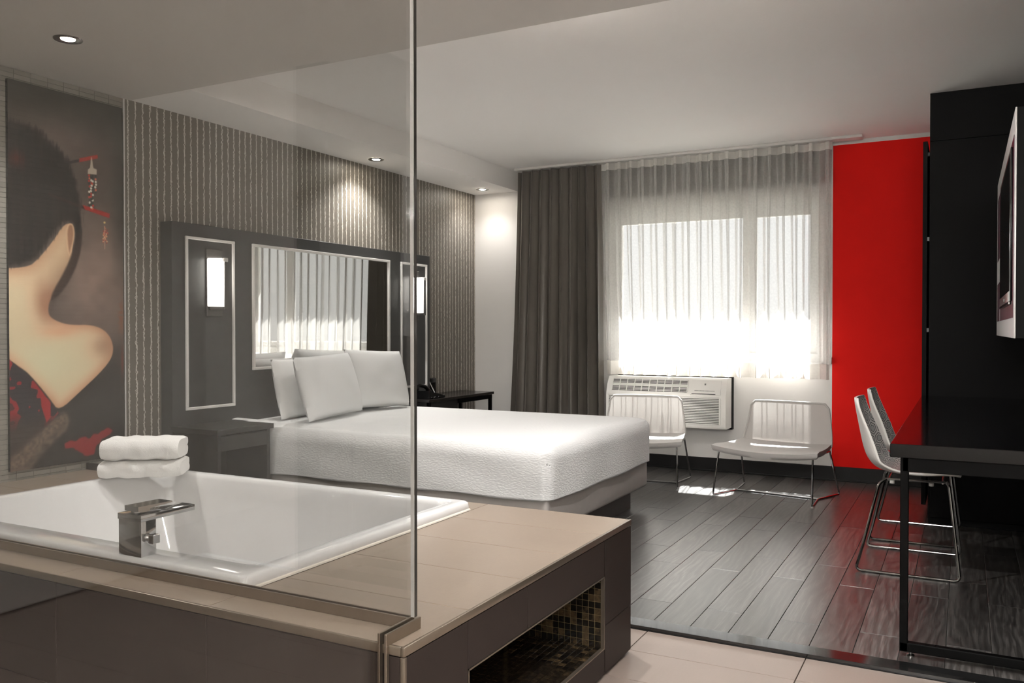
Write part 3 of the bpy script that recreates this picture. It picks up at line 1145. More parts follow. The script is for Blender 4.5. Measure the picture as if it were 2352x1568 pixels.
    for _ in range(46):
        a, q = br.uniform(0, 6.28), br.random()
        cu, vv = 0.822 + 0.035 * q * math.cos(a), 0.626 + 0.026 * q * math.sin(a)
        rr = np.hypot((U - cu) * w, (V - vv) * h)
        img = over(img, col(br.choice([(176, 96, 70), (206, 160, 120), (140, 50, 40)])), soft(rr - 0.004, 0.003))
    img = over(img, col((206, 176, 110)), soft(np.hypot((U - 0.822) * w, (V - 0.665) * h) - 0.006, 0.003))
    img = over(img, col((198, 160, 130)), soft(poly_sd([(0.819, 0.655), (0.825, 0.655), (0.825, 0.59), (0.819, 0.59)], U, V), 0.003) * 0.7)
    orn = vnoise(U, V, 60, 160, 12)
    om = np.exp(-(((U - 0.975) / 0.025) ** 2 + ((V - 0.40) / 0.05) ** 2)) * (orn > 0.5)
    img = over(img, col((120, 70, 44)), om * 0.7)
    om2 = np.exp(-(((U - 0.985) / 0.012) ** 2 + ((V - 0.27) / 0.04) ** 2))
    img = over(img, col((128, 52, 38)), om2 * 0.6)
    img = np.clip(img, 0, 255) / 255.0
    linv = np.where(img <= 0.04045, img / 12.92, ((img + 0.055) / 1.055) ** 2.4)
    linv = np.minimum(linv * 1.45, 0.85)
    loc = pt.location
    xo = XL + 0.0202 - loc.x
    co = np.stack([np.full(U.shape, xo), PY0 + U * (PY1 - PY0) - loc.y, PZ0 + V * (PZ1 - PZ0) - loc.z], -1).reshape(-1, 3)
    idx = np.arange((NU + 1) * (NV + 1)).reshape(NU + 1, NV + 1)
    q = np.stack([idx[:-1, :-1], idx[1:, :-1], idx[1:, 1:], idx[:-1, 1:]], -1).reshape(-1, 4)
    me = bpy.data.meshes.new('print_face')
    me.vertices.add(len(co))
    me.vertices.foreach_set('co', co.ravel())
    me.loops.add(q.size)
    me.loops.foreach_set('vertex_index', q.ravel().astype(np.int32))
    me.polygons.add(len(q))
    me.polygons.foreach_set('loop_start', np.arange(0, q.size, 4, dtype=np.int32))
    me.update(calc_edges=True)
    ca = me.color_attributes.new('print', 'FLOAT_COLOR', 'POINT')
    rgba = np.ones(((NU + 1) * (NV + 1), 4), np.float32)
    rgba[:, :3] = linv.reshape(-1, 3)
    ca.data.foreach_set('color', rgba.ravel())
    k = NT('portrait_print')
    at = k.n('ShaderNodeAttribute')
    at.attribute_name = 'print'
    k.set(at.outputs['Color'], 0.3)
    me.materials.append(k.m)
    o = bpy.data.objects.new('print_face', me)
    COL.objects.link(o)
    o.parent = pt


portrait()

# ================================================================== HEADBOARD + MIRROR + SCONCES
HX = -4.139
hb = thing('headboard', 'wide charcoal panel headboard mounted behind the bed', 'headboard', (XL, 4.91, 0))
MB().box(XL + 0.001, HX, 3.532, 6.285, 0.02, 1.845, 0.002, 1).build('panel', 'charcoal_wood', hb)


def frame_strip(y0, y1, z0, z1, w, nm, parent, x0=HX, dx=0.012):
    for bx in ((y0, y1, z1 - w, z1), (y0, y1, z0, z0 + w), (y0, y0 + w, z0 + w, z1 - w), (y1 - w, y1, z0 + w, z1 - w)):
        MB().box(x0 - 0.002, x0 + dx, bx[0], bx[1], bx[2], bx[3], 0.002, 1).build(nm, 'frame_white', parent)


frame_strip(3.627, 4.016, 0.716, 1.766, 0.017, 'panel_moulding', hb)
frame_strip(5.846, 6.232, 0.716, 1.766, 0.017, 'panel_moulding', hb)
mr = thing('mirror', 'white framed mirror on the headboard reflecting the curtains', 'mirror', (HX, 4.92, 0.94))
MB().box(HX, HX + 0.008, 4.18, 5.67, 0.95, 1.755).build('mirror_glass', 'mirror', mr, smooth=False)
frame_strip(4.168, 5.681, 0.938, 1.766, 0.018, 'frame', mr, HX + 0.003, 0.016)


def shade_mat():
    k = NT('sconce_shade')
    p, x, y, z = k.pos()
    f = k.smooth(z, 1.30, 1.58)
    k.set(lin((245, 242, 236)), 0.3, emit=lin((255, 250, 242)), estr=1.0)
    k.l(k.math('ADD', 0.10, k.math('MULTIPLY', f, 0.9)), k.b.inputs['Emission Strength'])
    return k.m


M['lamp_glass'] = shade_mat()
M['sconce_metal'] = plain('sconce_metal', (96, 94, 92), 0.36, metal=0.7)


def sconce(yc, label):
    s = thing('wall_sconce', label, 'wall lamp', (HX, yc, 1.29), 'lit sconces on the headboard')
    MB().box(HX, HX + 0.012, yc - 0.062, yc + 0.062, 1.287, 1.70, 0.002, 1).build('backplate', 'sconce_metal', s)
    gl = MB()
    rings_ = []
    n = 16
    for z in (1.345, 1.350, 1.635, 1.642):
        rr = 0.062 if 1.347 < z < 1.64 else 0.058
        rings_.append([(HX + 0.014 + 0.085 * math.sin(math.pi * i / n) * rr / 0.062, yc - rr * math.cos(math.pi * i / n), z) for i in range(n + 1)])
    gl.loft(rings_, True, True, True)
    gl.build('glass_shade', 'lamp_glass', s)
    MB().box(HX + 0.010, HX + 0.030, yc - 0.05, yc + 0.05, 1.325, 1.345, 0.003, 1).build('shade_holder', 'sconce_metal', s)
    MB().box(HX + 0.103, HX + 0.112, yc - 0.012, yc + 0.012, 1.325, 1.62, 0.002, 1).build('front_bar', 'sconce_metal', s)
    MB().box(HX + 0.06, HX + 0.112, yc - 0.016, yc + 0.016, 1.62, 1.645, 0.003, 1).build('bar_cap', 'frame_white', s)
    return s


sconce(3.847, 'lit white sconce with chrome bar on headboard panel nearer the portrait')
sconce(6.045, 'lit white sconce with chrome bar on headboard panel nearer the window')

# ================================================================== NIGHTSTANDS
nt = thing('nightstand', 'dark boxy nightstand beside the bed behind the towels', 'nightstand', (-3.95, 3.78, 0))
MB().box(HX + 0.002, -3.755, 3.515, 3.965, 0.598, 0.628, 0.002, 1).build('top', 'dark_wood', nt)
MB().box(HX + 0.002, -3.775, 3.535, 3.560, 0.0, 0.598, 0.002, 1).build('side_panel', 'dark_wood', nt)
MB().box(HX + 0.002, -3.775, 3.928, 3.953, 0.0, 0.598, 0.002, 1).build('side_panel', 'dark_wood', nt)
MB().box(-3.795, -3.777, 3.560, 3.928, 0.50, 0.585, 0.002, 1).build('drawer_front', 'dark_wood', nt)
MB().box(HX + 0.002, HX + 0.02, 3.560, 3.928, 0.02, 0.598).build('back_panel', 'black_frame', nt)
MB().box(HX + 0.02, -3.80, 3.560, 3.928, 0.06, 0.085).build('shelf', 'dark_wood', nt)
n2 = thing('nightstand', 'dark long bedside table with black legs beside the curtain', 'nightstand', (-4.0, 6.4, 0))
MB().box(HX + 0.002, -3.868, 5.86, 6.955, 0.606, 0.630, 0.002, 1).build('top', 'ns_top', n2)
MB().box(XL + 0.002, HX + 0.002, 6.29, 6.955, 0.606, 0.630).build('top_extension', 'ns_top', n2)
MB().box(HX + 0.01, -3.90, 5.87, 6.36, 0.44, 0.606, 0.002, 1).build('drawer_box', 'dark_wood', n2)
MB().box(-3.90, -3.892, 5.885, 6.345, 0.455, 0.59, 0.002, 1).build('drawer_front', 'dark_wood', n2)
MB().box(-3.905, -3.88, 6.36, 6.94, 0.566, 0.606, 0.002, 1).build('apron', 'black_frame', n2)
for (x, y) in ((-3.905, 6.905), (-3.905, 5.88), (-4.225, 6.905), (-4.12, 5.88)):
    MB().box(x, x + 0.028, y, y + 0.028, 0.0, 0.606, 0.002, 1).build('leg', 'black_frame', n2)
MB().box(-4.225, -3.88, 6.907, 6.931, 0.575, 0.606).build('end_rail', 'black_frame', n2)

# telephone
ph = thing('telephone', 'black corded desk telephone on the long bedside table', 'telephone', (-3.98, 6.02, 0.63))
MB().prism([(5.90, 0.631), (6.14, 0.631), (6.14, 0.648), (5.90, 0.70)], 'x', -4.07, -3.89).build('base', 'black_plastic', ph)
hs = MB()
hs.tube(rpath([(-4.035, 5.90, 0.72), (-4.035, 5.96, 0.742), (-4.035, 6.06, 0.722), (-4.035, 6.115, 0.682)], 0.03), 0.017, 10)
hs.box(-4.058, -4.012, 5.885, 5.935, 0.698, 0.728, 0.008, 2)
hs.box(-4.058, -4.012, 6.08, 6.13, 0.665, 0.69, 0.008, 2)
hs.build('handset', 'black_plastic', ph)
MB().box(-3.985, -3.90, 6.085, 6.135, 0.648, 0.653).build('keypad_label', 'frame_white', ph)
MB().box(-3.985, -3.96, 6.118, 6.137, 0.648, 0.6545).build('label_mark', 'red_sticker', ph)
cd = [(-3.885, 5.91 + 0.018 * i + 0.0, 0.640 + 0.006 * math.sin(i * 2.0)) for i in range(10)]
MB().tube(cd, 0.0045, 8).build('cord', 'black_plastic', ph)
ck = thing('alarm_clock', 'small black bedside clock standing behind the telephone', 'clock', (-4.19, 6.42, 0.63))
MB().box(-4.232, -4.192, 6.345, 6.475, 0.631, 0.775, 0.014, 3).build('case', 'black_plastic', ck)
MB().box(-4.194, -4.190, 6.363, 6.457, 0.66, 0.735, 0.001, 1).build('display', 'screen', ck)
tag(MB().tube([(-4.12, 6.345, 0.636), (-4.178, 6.33, 0.752)], 0.004, 8).build('pen', 'frame_white'), 'white pen leaning against the small black clock', 'pen')

# ================================================================== BED
bd = thing('bed', 'king bed with white textured coverlet and grey box base', 'bed', (-3.02, 4.80, 0))
MB().box(-4.05, -1.985, 4.12, 5.46, 0.0, 0.135).build('plinth', 'plinth', bd)
MB().box(HX + 0.01, -1.912, 4.005, 5.60, 0.135, 0.322, 0.022, 3).build('box_spring', 'boxspring', bd)


def coverlet():
    X0, X1, Y0, Y1 = HX + 0.012, -1.885, 3.99, 5.615
    ZT, ZB = 0.618, 0.308
    rr = 0.10
    nx, ny = 150, 130
    m = MB()

    def f(i, j):
        # unfold: i,j run over top plus drops on three sides
        sx = i * (X1 - X0 + (ZT - ZB))
        drop = ZT - ZB
        sy = -drop + j * (Y1 - Y0 + 2 * drop)
        # fold along x (foot end)
        L = X1 - X0

        def bend(s, length):
            # returns position along and drop for a sheet of given half-run with rounded edge
            a = rr * math.pi / 2
            s0 = length - rr
            if s <= s0:
                return s, 0.0
            if s <= s0 + a:
                t = (s - s0) / rr
                return s0 + rr * math.sin(t), rr * (1 - math.cos(t))
            return length, rr + (s - s0 - a)
        px, dx = bend(sx, L)
        if sy < (Y1 - Y0) / 2:
            q, dyv = bend((Y1 - Y0) / 2 - sy, (Y1 - Y0) / 2)
            py = (Y0 + Y1) / 2 - q
        else:
            q, dyv = bend(sy - (Y1 - Y0) / 2, (Y1 - Y0) / 2)
            py = (Y0 + Y1) / 2 + q
        return X0 + px, py, dx, dyv

    def g2(i, j):
        x, y, dx, dyv = f(i, j)
        dz = math.sqrt(dx * dx + dyv * dyv) if (dx < rr and dyv < rr) else max(dx, dyv)
        dz = min(dz, ZT - ZB)
        z = ZT - dz
        cr = math.sin(math.pi * min(1, max(0, (y - Y0) / (Y1 - Y0)))) * 0.012
        if dz < 0.02:
            z += cr - 0.012
        # rounded vertical corners at the foot
        cx_, cy_ = X1 - 0.07, None
        for yc, s in ((Y0 + 0.07, -1), (Y1 - 0.07, 1)):
            if x > cx_ and (y - yc) * s > 0:
                vx, vy = x - cx_, (y - yc) * s
                d_ = math.hypot(vx, vy)
                lim = 0.07
                if d_ > lim:
                    x, y = cx_ + vx * lim / d_, yc + s * vy * lim / d_
        wv = 0.004 * math.sin(7 * x + 3 * z * 9) * math.sin(5.3 * y + 2)
        if dz > 0.03:
            y += wv * 0.5 * (1 if y > 4.8 else -1) * (1 if abs(y - Y0) < 0.05 or abs(y - Y1) < 0.05 else 0)
            x += 0.006 * math.sin(9 * y) * (1 if x > X1 - 0.05 else 0) * dz / 0.3
            if abs(z - ZB) < 0.004:
                z += 0.004 * math.sin(11 * x + 4 * y)
        else:
            z += wv * 0.5
        return (x, y, z)
    m.surf(nx, ny, g2)
    bmesh.ops.remove_doubles(m.bm, verts=m.bm.verts, dist=0.0008)
    o = m.build('coverlet', 'coverlet', bd, angle=80)
    md = o.modifiers.new('thickness', 'SOLIDIFY')
    md.thickness = 0.012
    md.offset = -1
    return o


coverlet()
MB().box(HX + 0.014, -1.93, 4.025, 5.58, 0.324, 0.590, 0.06, 3).build('mattress', 'linen', bd)
# loose flap of the coverlet over the nightstand corner
MB().surf(6, 8, lambda i, j: (-4.10 + i * 0.36, 4.005 - 0.05 * j, 0.612 - 0.006 * i + 0.030 - 0.006 * j ** 2)).build('coverlet_flap', 'coverlet', bd)


def pillow(name, label, w, h, t, loc, lean, yaw, roll=0.0, seed=1):
    r = random.Random(seed)
    n, m_ = 26, 22
    mb = MB()
    ph_ = r.uniform(0, 6)

    def pt_(i, j, s):
        u, v = 2 * i - 1, 2 * j - 1
        edge_ = max(0.0, (1 - abs(u) ** 2.6)) * max(0.0, (1 - abs(v) ** 2.6))
        th_ = t / 2 * edge_ ** 0.42
        pin = 1 - 0.022 * (1 - abs(u) ** 2) * abs(v) ** 3
        pin2 = 1 - 0.022 * (1 - abs(v) ** 2) * abs(u) ** 3
        wr = 0.004 * math.sin(6 * u + ph_) * math.sin(5 * v + ph_ * 2) * edge_
        # local: x = thickness, y = width, z = height
        return (s * (th_ + wr), u * w / 2 * pin2, v * h / 2 * pin)
    mb.surf(n, m_, lambda i, j: pt_(i, j, 1))
    mb.surf(n, m_, lambda i, j: pt_(i, j, -1))
    bmesh.ops.remove_doubles(mb.bm, verts=mb.bm.verts, dist=0.0005)
    o = mb.build(name, 'linen', None, angle=70)
    o.location = loc
    o.rotation_euler = (R(roll), R(lean), R(yaw))
    return tag(o, label, 'pillow', 'pillows against the headboard')


def mirror_free(p):
    return p


pillow('pillow', 'front white pillow nearest the camera on the bed', 0.66, 0.42, 0.15, (-3.745, 4.475, 0.832), -16, 7, 1.5, 2)
pillow('pillow', 'front white pillow on the bed half behind the nearest pillow', 0.64, 0.43, 0.15, (-3.835, 5.125, 0.843), -15, -2, -2.5, 5)
pillow('pillow', 'rear white pillow peeking out behind the nearest front pillow', 0.60, 0.40, 0.13, (-3.985, 4.51, 0.812), -13, 3, 0, 8)
pillow('pillow', 'rear white pillow against the headboard, mostly hidden, toward the window', 0.60, 0.41, 0.13, (-4.0, 5.14, 0.820), -13, -2, 3, 11)

# ================================================================== TOWELS


def towel(label, z0, hgt, scale=1.0, seed=0, yaw=37.0):
    L, D = 0.34 * scale, 0.20 * scale
    r = random.Random(seed)
    m = MB()
    ns_ = 20
    # folded profile (across, up): two layers joined by a round fold at the near side, open at the far side
    prof = []
    hh = hgt
    half = hh / 2

    def arc(cx, cz, rad, a0, a1, n):
        return [(cx + rad * math.cos(R(a0 + (a1 - a0) * k / n)), cz + rad * math.sin(R(a0 + (a1 - a0) * k / n))) for k in range(n + 1)]
    prof += arc(-D / 2 + half, half, half, 270, 90, 10)                    # fold
    prof += [(-D / 4, hh + 0.002), (0, hh + 0.003), (D / 4, hh + 0.002)]
    prof += arc(D / 2 - half / 2, hh - half / 2, half / 2, 90, -80, 6)      # upper layer end
    prof += [(D / 2 - half * 1.1, half * 0.98)]
    prof += arc(D / 2 - half / 2, half / 2, half / 2, 80, -90, 6)           # lower layer end
    prof += [(D / 4, 0.0), (0, 0.0), (-D / 4, 0.0)]
    rings_ = []
    for k in range(ns_ + 1):
        s = k / ns_
        e = min(s, 1 - s) * ns_
        sq = 1.0 if e >= 2 else (0.84, 0.97)[int(e)]
        sx = (s - 0.5) * L
        ring_ = []
        for (a, c) in prof:
            n_ = 0.004 * math.sin(17 * s + a * 40 + seed) + 0.003 * math.sin(31 * s + c * 60 + seed)
            ring_.append((sx, a * (0.86 + 0.14 * sq) + n_, half + (c - half) * sq + n_ * 0.4))
        rings_.append(ring_)
    m.loft(rings_, True, True, True)
    o = m.build('folded_towel', 'towel', None, angle=60)
    o.location = (-3.345, 2.695, z0)
    o.rotation_euler = (0, 0, R(yaw))
    return tag(o, label, 'towel', 'towels stacked on the tub corner')


towel('lower folded white towel resting on the tub rim', ZR + 0.004, 0.074, 1.04, 1)
towel('upper folded white towel lying on top of another towel', ZR + 0.082, 0.095, 1.0, 5, 36.0)

# ================================================================== CURTAINS


def folds(n, x0, x1, seed, var=0.35):
    r = random.Random(seed)
    w = [1 + r.uniform(-var, var) for _ in range(n)]
    s = sum(w)
    e = [x0]
    for q in w:
        e.append(e[-1] + q / s * (x1 - x0))
    return e


def curtain_pts(e_top, e_bot, a_top, a_bot, y0, ztop, zbot, per, nv, seed, loop=0.25, soft=0.0):
    r = random.Random(seed)
    n = len(e_top) - 1
    amp = [1 + r.uniform(-0.5, 0.4) for _ in range(n + 1)]
    ph = [r.uniform(-0.35, 0.35) for _ in range(n + 1)]
    dr = [r.uniform(-0.02, 0.02) for _ in range(n + 1)]
    out = []
    for i in range(n * per + 1):
        k = min(i // per, n - 1)
        t = (i - k * per) / per
        colm = []
        for j in range(nv + 1):
            v = j / nv
            xa = e_top[k] + t * (e_top[k + 1] - e_top[k])
            xb = e_bot[k] + t * (e_bot[k + 1] - e_bot[k])
            vv = v ** 1.3
            x = xa * (1 - vv) + xb * vv
            am = (a_top * (1 - vv) + a_bot * vv)
            a = am * (amp[k] * (1 - t) + amp[k + 1] * t) ** min(1, 2 * v)
            p_ = 2 * math.pi * t + (ph[k] * (1 - t) + ph[k + 1] * t) * v
            y = y0 + a * math.sin(p_) + soft * v * 0.3 * math.sin(2 * p_ + 1.0 + k)
            wk = (e_top[k + 1] - e_top[k])
            x += loop * wk * 0.35 * math.sin(2 * p_) * (1 - 0.5 * v) + (dr[k] * (1 - t) + dr[k + 1] * t) * v * math.sin(3 * v + k)
            colm.append((x, y, ztop + (zbot - ztop) * v))
        out.append(colm)
    return out


def grid_mesh(cols, j0, j1):
    m = MB()
    vv = [[m.bm.verts.new(p) for p in c[j0:j1 + 1]] for c in cols]
    for a, c in zip(vv[:-1], vv[1:]):
        for j in range(len(a) - 1):
            m.bm.faces.new((a[j], c[j], c[j + 1], a[j + 1]))
    return m


sc = thing('sheer_curtain', 'white translucent sheer curtain hanging over the window', 'curtain', (-1.87, 7.1, 0.81))
et = folds(18, -2.862, -0.925, 3, 0.25)
eb = folds(18, -2.815, -0.925, 3, 0.25)
cols = curtain_pts(et, eb, 0.034, 0.056, 7.105, 2.672, 0.812, 24, 62, 9, 0.72, 0.03)
grid_mesh(cols, 2, 58).build('sheer_cloth', 'sheer', sc, angle=180, recalc=False)
grid_mesh(cols, 0, 2).build('header_tape', 'sheer_hem', sc, angle=180, recalc=False)
grid_mesh(cols, 58, 62).build('hem', 'sheer_hem', sc, angle=180, recalc=False)
dc = thing('drape', 'dark taupe satin blackout drape gathered beside the window', 'curtain', (-3.27, 7.1, 0.02))
et = folds(9, -3.695, -2.862, 5, 0.25)
eb = folds(9, -3.80, -2.80, 5, 0.25)
cols = curtain_pts(et, eb, 0.042, 0.056, 7.105, 2.668, 0.025, 16, 44, 15, 0.4, 0.03)
grid_mesh(cols, 0, 44).build('drape_cloth', 'drape', dc, angle=180, recalc=False)
# blind chain beside the sheer
bc = thing('blind_chain', 'thin white bead chain of the roller blind at the red wall edge', 'blind chain', (-0.955, 7.2, 0.95))
MB().tube([(-0.958, 7.215, 2.32), (-0.958, 7.215, 0.98)], 0.0022, 6).build('chain', 'frame_white', bc)
MB().tube([(-0.948, 7.225, 2.32), (-0.948, 7.225, 0.98)], 0.0022, 6).build('chain', 'frame_white', bc)
MB().box(-0.972, -0.936, 7.205, 7.238, 0.93, 0.985, 0.004, 2).build('chain_holder', 'frame_white', bc)

# ================================================================== AIR CONDITIONER
AX0, AX1, AZ0, AZ1, AYF = -2.765, -1.722, 0.385, 0.800, 6.985
ac = thing('air_conditioner', 'white through-wall air conditioner with louvred grilles under the window', 'air conditioner', ((AX0 + AX1) / 2, 7.1, AZ0))
MB().box(AX0 + 0.03, AX1 + 0.006, 7.181, YW - 0.001, AZ0 - 0.018, AZ1 + 0.006, 0.002, 1).build('wall_sleeve', 'black_frame', ac)
ym = AYF
prof = [(7.10, AZ0), (ym + 0.012, AZ0), (ym + 0.003, AZ0 + 0.012), (ym, AZ0 + 0.03), (ym, 0.645), (ym + 0.006, 0.668), (ym + 0.03, 0.735), (ym + 0.055, 0.775), (ym + 0.075, AZ1), (7.19, AZ1), (7.19, AZ0)]
MB().prism(prof, 'x', AX0, AX1).build('body', 'plastic_white', ac, angle=30)
gx0, gx1 = AX0 + 0.05, AX1 - 0.325


def slope(t, out=0.0):
    # point on the sloped upper front, t from 0 (bottom) to 1 (top)
    p0, p1 = Vector((ym + 0.010, 0.680)), Vector((ym + 0.056, 0.778))
    nrm = Vector((-(p1 - p0).y, (p1 - p0).x)).normalized()
    q = p0.lerp(p1, t) + nrm * out
    return q.x, q.y


# recess of the top grille and its bars
a0, a1, b1_, b0_ = slope(0.0, 0.004), slope(1.0, 0.004), slope(1.0, -0.004), slope(0.0, -0.004)
MB().prism([a0, a1, b1_, b0_], 'x', gx0, gx1).build('grille_recess', 'ac_hollow', ac, smooth=False)
ssrc = None
for k in range(9):
    y_, z_ = slope(0.06 + 0.11 * k, 0.008)
    m_ = MB().box(gx0, gx1, y_ - 0.002, y_ + 0.006, z_ - 0.0022, z_ + 0.0022)
    m_.build('louvre_slat', 'plastic_white', ac, smooth=False)
for k in range(11):
    x_ = gx0 + (gx1 - gx0) * k / 10
    p0, p1, q1, q0 = slope(0.0, 0.0105), slope(1.0, 0.0105), slope(1.0, 0.004), slope(0.0, 0.004)
    MB().prism([p0, p1, q1, q0], 'x', x_ - 0.003, x_ + 0.003).build('louvre_divider', 'plastic_white', ac, smooth=False)
p0, p1, q1, q0 = slope(-0.16, 0.006), slope(1.06, 0.006), slope(1.06, 0.0), slope(-0.16, 0.0)
cpn = MB().prism([p0, p1, q1, q0], 'x', AX1 - 0.295, AX1 - 0.045).build('control_cover', 'plastic_white', ac, smooth=False)
p0, p1, q1, q0 = slope(-0.13, 0.0075), slope(-0.09, 0.0075), slope(-0.09, 0.0), slope(-0.13, 0.0)
MB().prism([p0, p1, q1, q0], 'x', AX1 - 0.285, AX1 - 0.085).build('cover_slot', 'black_frame', cpn, smooth=False)
# faint print on the cover: emblem and one short line
p0, p1, q1, q0 = slope(0.62, 0.0068), slope(0.76, 0.0068), slope(0.76, 0.005), slope(0.62, 0.005)
MB().prism([p0, p1, q1, q0], 'x', AX1 - 0.184, AX1 - 0.172).build('emblem', 'print_grey', cpn, smooth=False)
xk = AX1 - 0.262
lm = MB()
r_ = random.Random(2)
while xk < AX1 - 0.10:
    wdt = r_.uniform(0.004, 0.012)
    p0, p1, q1, q0 = slope(0.13, 0.0066), slope(0.175, 0.0066), slope(0.175, 0.005), slope(0.13, 0.005)
    lm.prism([p0, p1, q1, q0], 'x', xk, xk + wdt)
    xk += wdt + 0.003
lm.build('print_line', 'print_grey', cpn, smooth=False)
# lower intake grille
gx0, gx1 = AX0 + 0.025, AX1 - 0.055
MB().box(gx0, gx1, ym - 0.002, ym + 0.004, 0.420, 0.638).build('intake_recess', 'ac_hollow', ac, smooth=False)
MB().box(gx0 - 0.004, gx1 + 0.004, ym - 0.010, ym + 0.002, 0.634, 0.645, 0.003, 2).build('intake_lip', 'plastic_white', ac)
src_s = None
for k in range(16):
    z_ = 0.425 + 0.0134 * k
    if src_s is None:
        src_s = MB().prism([(-0.009, -0.004), (0.002, 0.0005), (0.002, 0.0045), (-0.009, 0.0015)], 'x', -(gx1 - gx0) / 2, (gx1 - gx0) / 2).build('intake_slat', 'plastic_white', ac, local=True, smooth=False)
        src_s.location = Vector(((gx0 + gx1) / 2, ym, z_)) - ac.location
    else:
        inst(src_s, Vector(((gx0 + gx1) / 2, ym, z_)) - ac.location, ac)
MB().box(gx1, gx1 + 0.012, ym - 0.007, ym + 0.003, 0.418, 0.64, 0.002, 1).build('grille_end', 'plastic_white', ac)

# ================================================================== LOUNGE CHAIRS


def lounge_chair(label):
    c = thing('lounge_chair', label, 'chair', (0, 0, 0), 'white lounge chairs by the window')
    # seat: curved slab, local y forward is -Y
    m = MB()
    nu, nv = 26, 14

    def top(i, j):
        u, v = 2 * i - 1, j                       # v 0 front .. 1 rear
        hw = 0.385 - 0.055 * v
        y = -0.285 + 0.50 * v - 0.02 * (1 - v) * u * u * -1
        z = 0.377 - 0.026 * (1 - u * u) * (1 - 0.6 * v) - 0.012 * math.sin(math.pi * v)
        z -= 0.012 * max(0, 0.15 - v) / 0.15
        return (u * hw, y, z)

    def bot(i, j):
        x, y, z = top(i, j)
        return (x * 0.97, y + 0.01 * (0.5 - j) * 2, z - 0.042)
    m.surf(nu, nv, top)
    m.surf(nu, nv, bot)
    # side walls
    ring_t = [top(i / nu, 0) for i in range(nu + 1)] + [top(1, j / nv) for j in range(1, nv + 1)] + [top(1 - i / nu, 1) for i in range(1, nu + 1)] + [top(0, 1 - j / nv) for j in range(1, nv)]
    ring_b = [bot(i / nu, 0) for i in range(nu + 1)] + [bot(1, j / nv) for j in range(1, nv + 1)] + [bot(1 - i / nu, 1) for i in range(1, nu + 1)] + [bot(0, 1 - j / nv) for j in range(1, nv)]
    mid = [tuple((np.array(a) + np.array(b_)) / 2 * np.array([1.012, 1.012, 1.0])) for a, b_ in zip(ring_t, ring_b)]
    m.loft([ring_t, mid, ring_b], True)
    bmesh.ops.remove_doubles(m.bm, verts=m.bm.verts, dist=0.0006)
    m.build('seat', 'upholstery', c, local=True, angle=75)
    m = MB()

    def bk(i, j, s):
        u, v = 2 * i - 1, j
        hw = 0.335 - 0.045 * v
        y = 0.195 + 0.105 * v + 0.02 * math.sin(math.pi * v) - 0.045 * u * u * v
        z = 0.360 + 0.292 * v
        # rounded top corners
        cut = max(0.0, abs(u) - 0.92) / 0.08
        if v > 0.92:
            z -= 0.022 * cut * cut * (v - 0.92) / 0.08
        return (u * hw, y + s * (0.016 + 0.01 * (1 - v)), z + (0.008 * math.sqrt(max(0, 1 - abs(u) ** 8)) if j == 1 and s == 0 else 0))
    m.surf(24, 14, lambda i, j: bk(i, j, 0))
    m.build('backrest', 'back_sheet', c, local=True, angle=75)  # thin sheet in place of a padded back, to let sun stripes through
    m = MB()

    def brd(s):
        n1, n2_ = 24, 14
        return [bk(0, j / n2_, s) for j in range(n2_ + 1)] + [bk(i / n1, 1, s) for i in range(1, n1 + 1)] + [bk(1, 1 - j / n2_, s) for j in range(1, n2_ + 1)] + [bk(1 - i / n1, 0, s) for i in range(1, n1)]
    m.tube(brd(0), 0.0075, 10, closed=True)
    m.build('backrest_frame', 'upholstery', c, local=True, angle=75)
    # seam piping between seat and back
    MB().tube([(-0.33 + 0.66 * k / 16, 0.172, 0.364 - 0.010 * (1 - (2 * k / 16 - 1) ** 2)) for k in range(17)], 0.006, 8).build('piping', 'upholstery', c, local=True)
    r = 0.0068
    for s in (-1, 1):
        MB().tube(rpath([(s * 0.34, -0.225, 0.335), (s * 0.358, -0.29, r), (s * 0.30, 0.0, r), (s * 0.362, 0.29, r), (s * 0.335, 0.15, 0.335)], 0.022), r, 10).build('leg_frame', 'chrome', c, local=True)
        MB().tube(rpath([(s * 0.34, -0.225, 0.332), (s * 0.33, -0.1, 0.328), (s * 0.335, 0.15, 0.332)], 0.02), r, 8).build('seat_rail', 'chrome', c, local=True)
        MB().lathe([(0.0001, 0), (0.009, 0), (0.009, 0.005), (0.0001, 0.005)], (s * 0.357, -0.285, -0.0), 12).build('glide', 'clear_plastic', c, local=True)
    MB().tube([(-0.305, 0.0, r), (0.305, 0.0, r)], r, 10).build('floor_bar', 'chrome', c, local=True)
    MB().tube([(-0.335, -0.21, 0.326), (0.335, -0.21, 0.326)], r, 8).build('cross_rail', 'chrome', c, local=True)
    return c


lc = lounge_chair('low white lounge chair on chrome rods nearest the red wall')
lc.location = (-1.207, 6.387, 0)
lc.rotation_euler = (0, 0, R(-10))
copy_tree(lc, (-2.285, 6.475, 0), R(7.0), 'low white lounge chair half hidden by the bed, before the air conditioner')

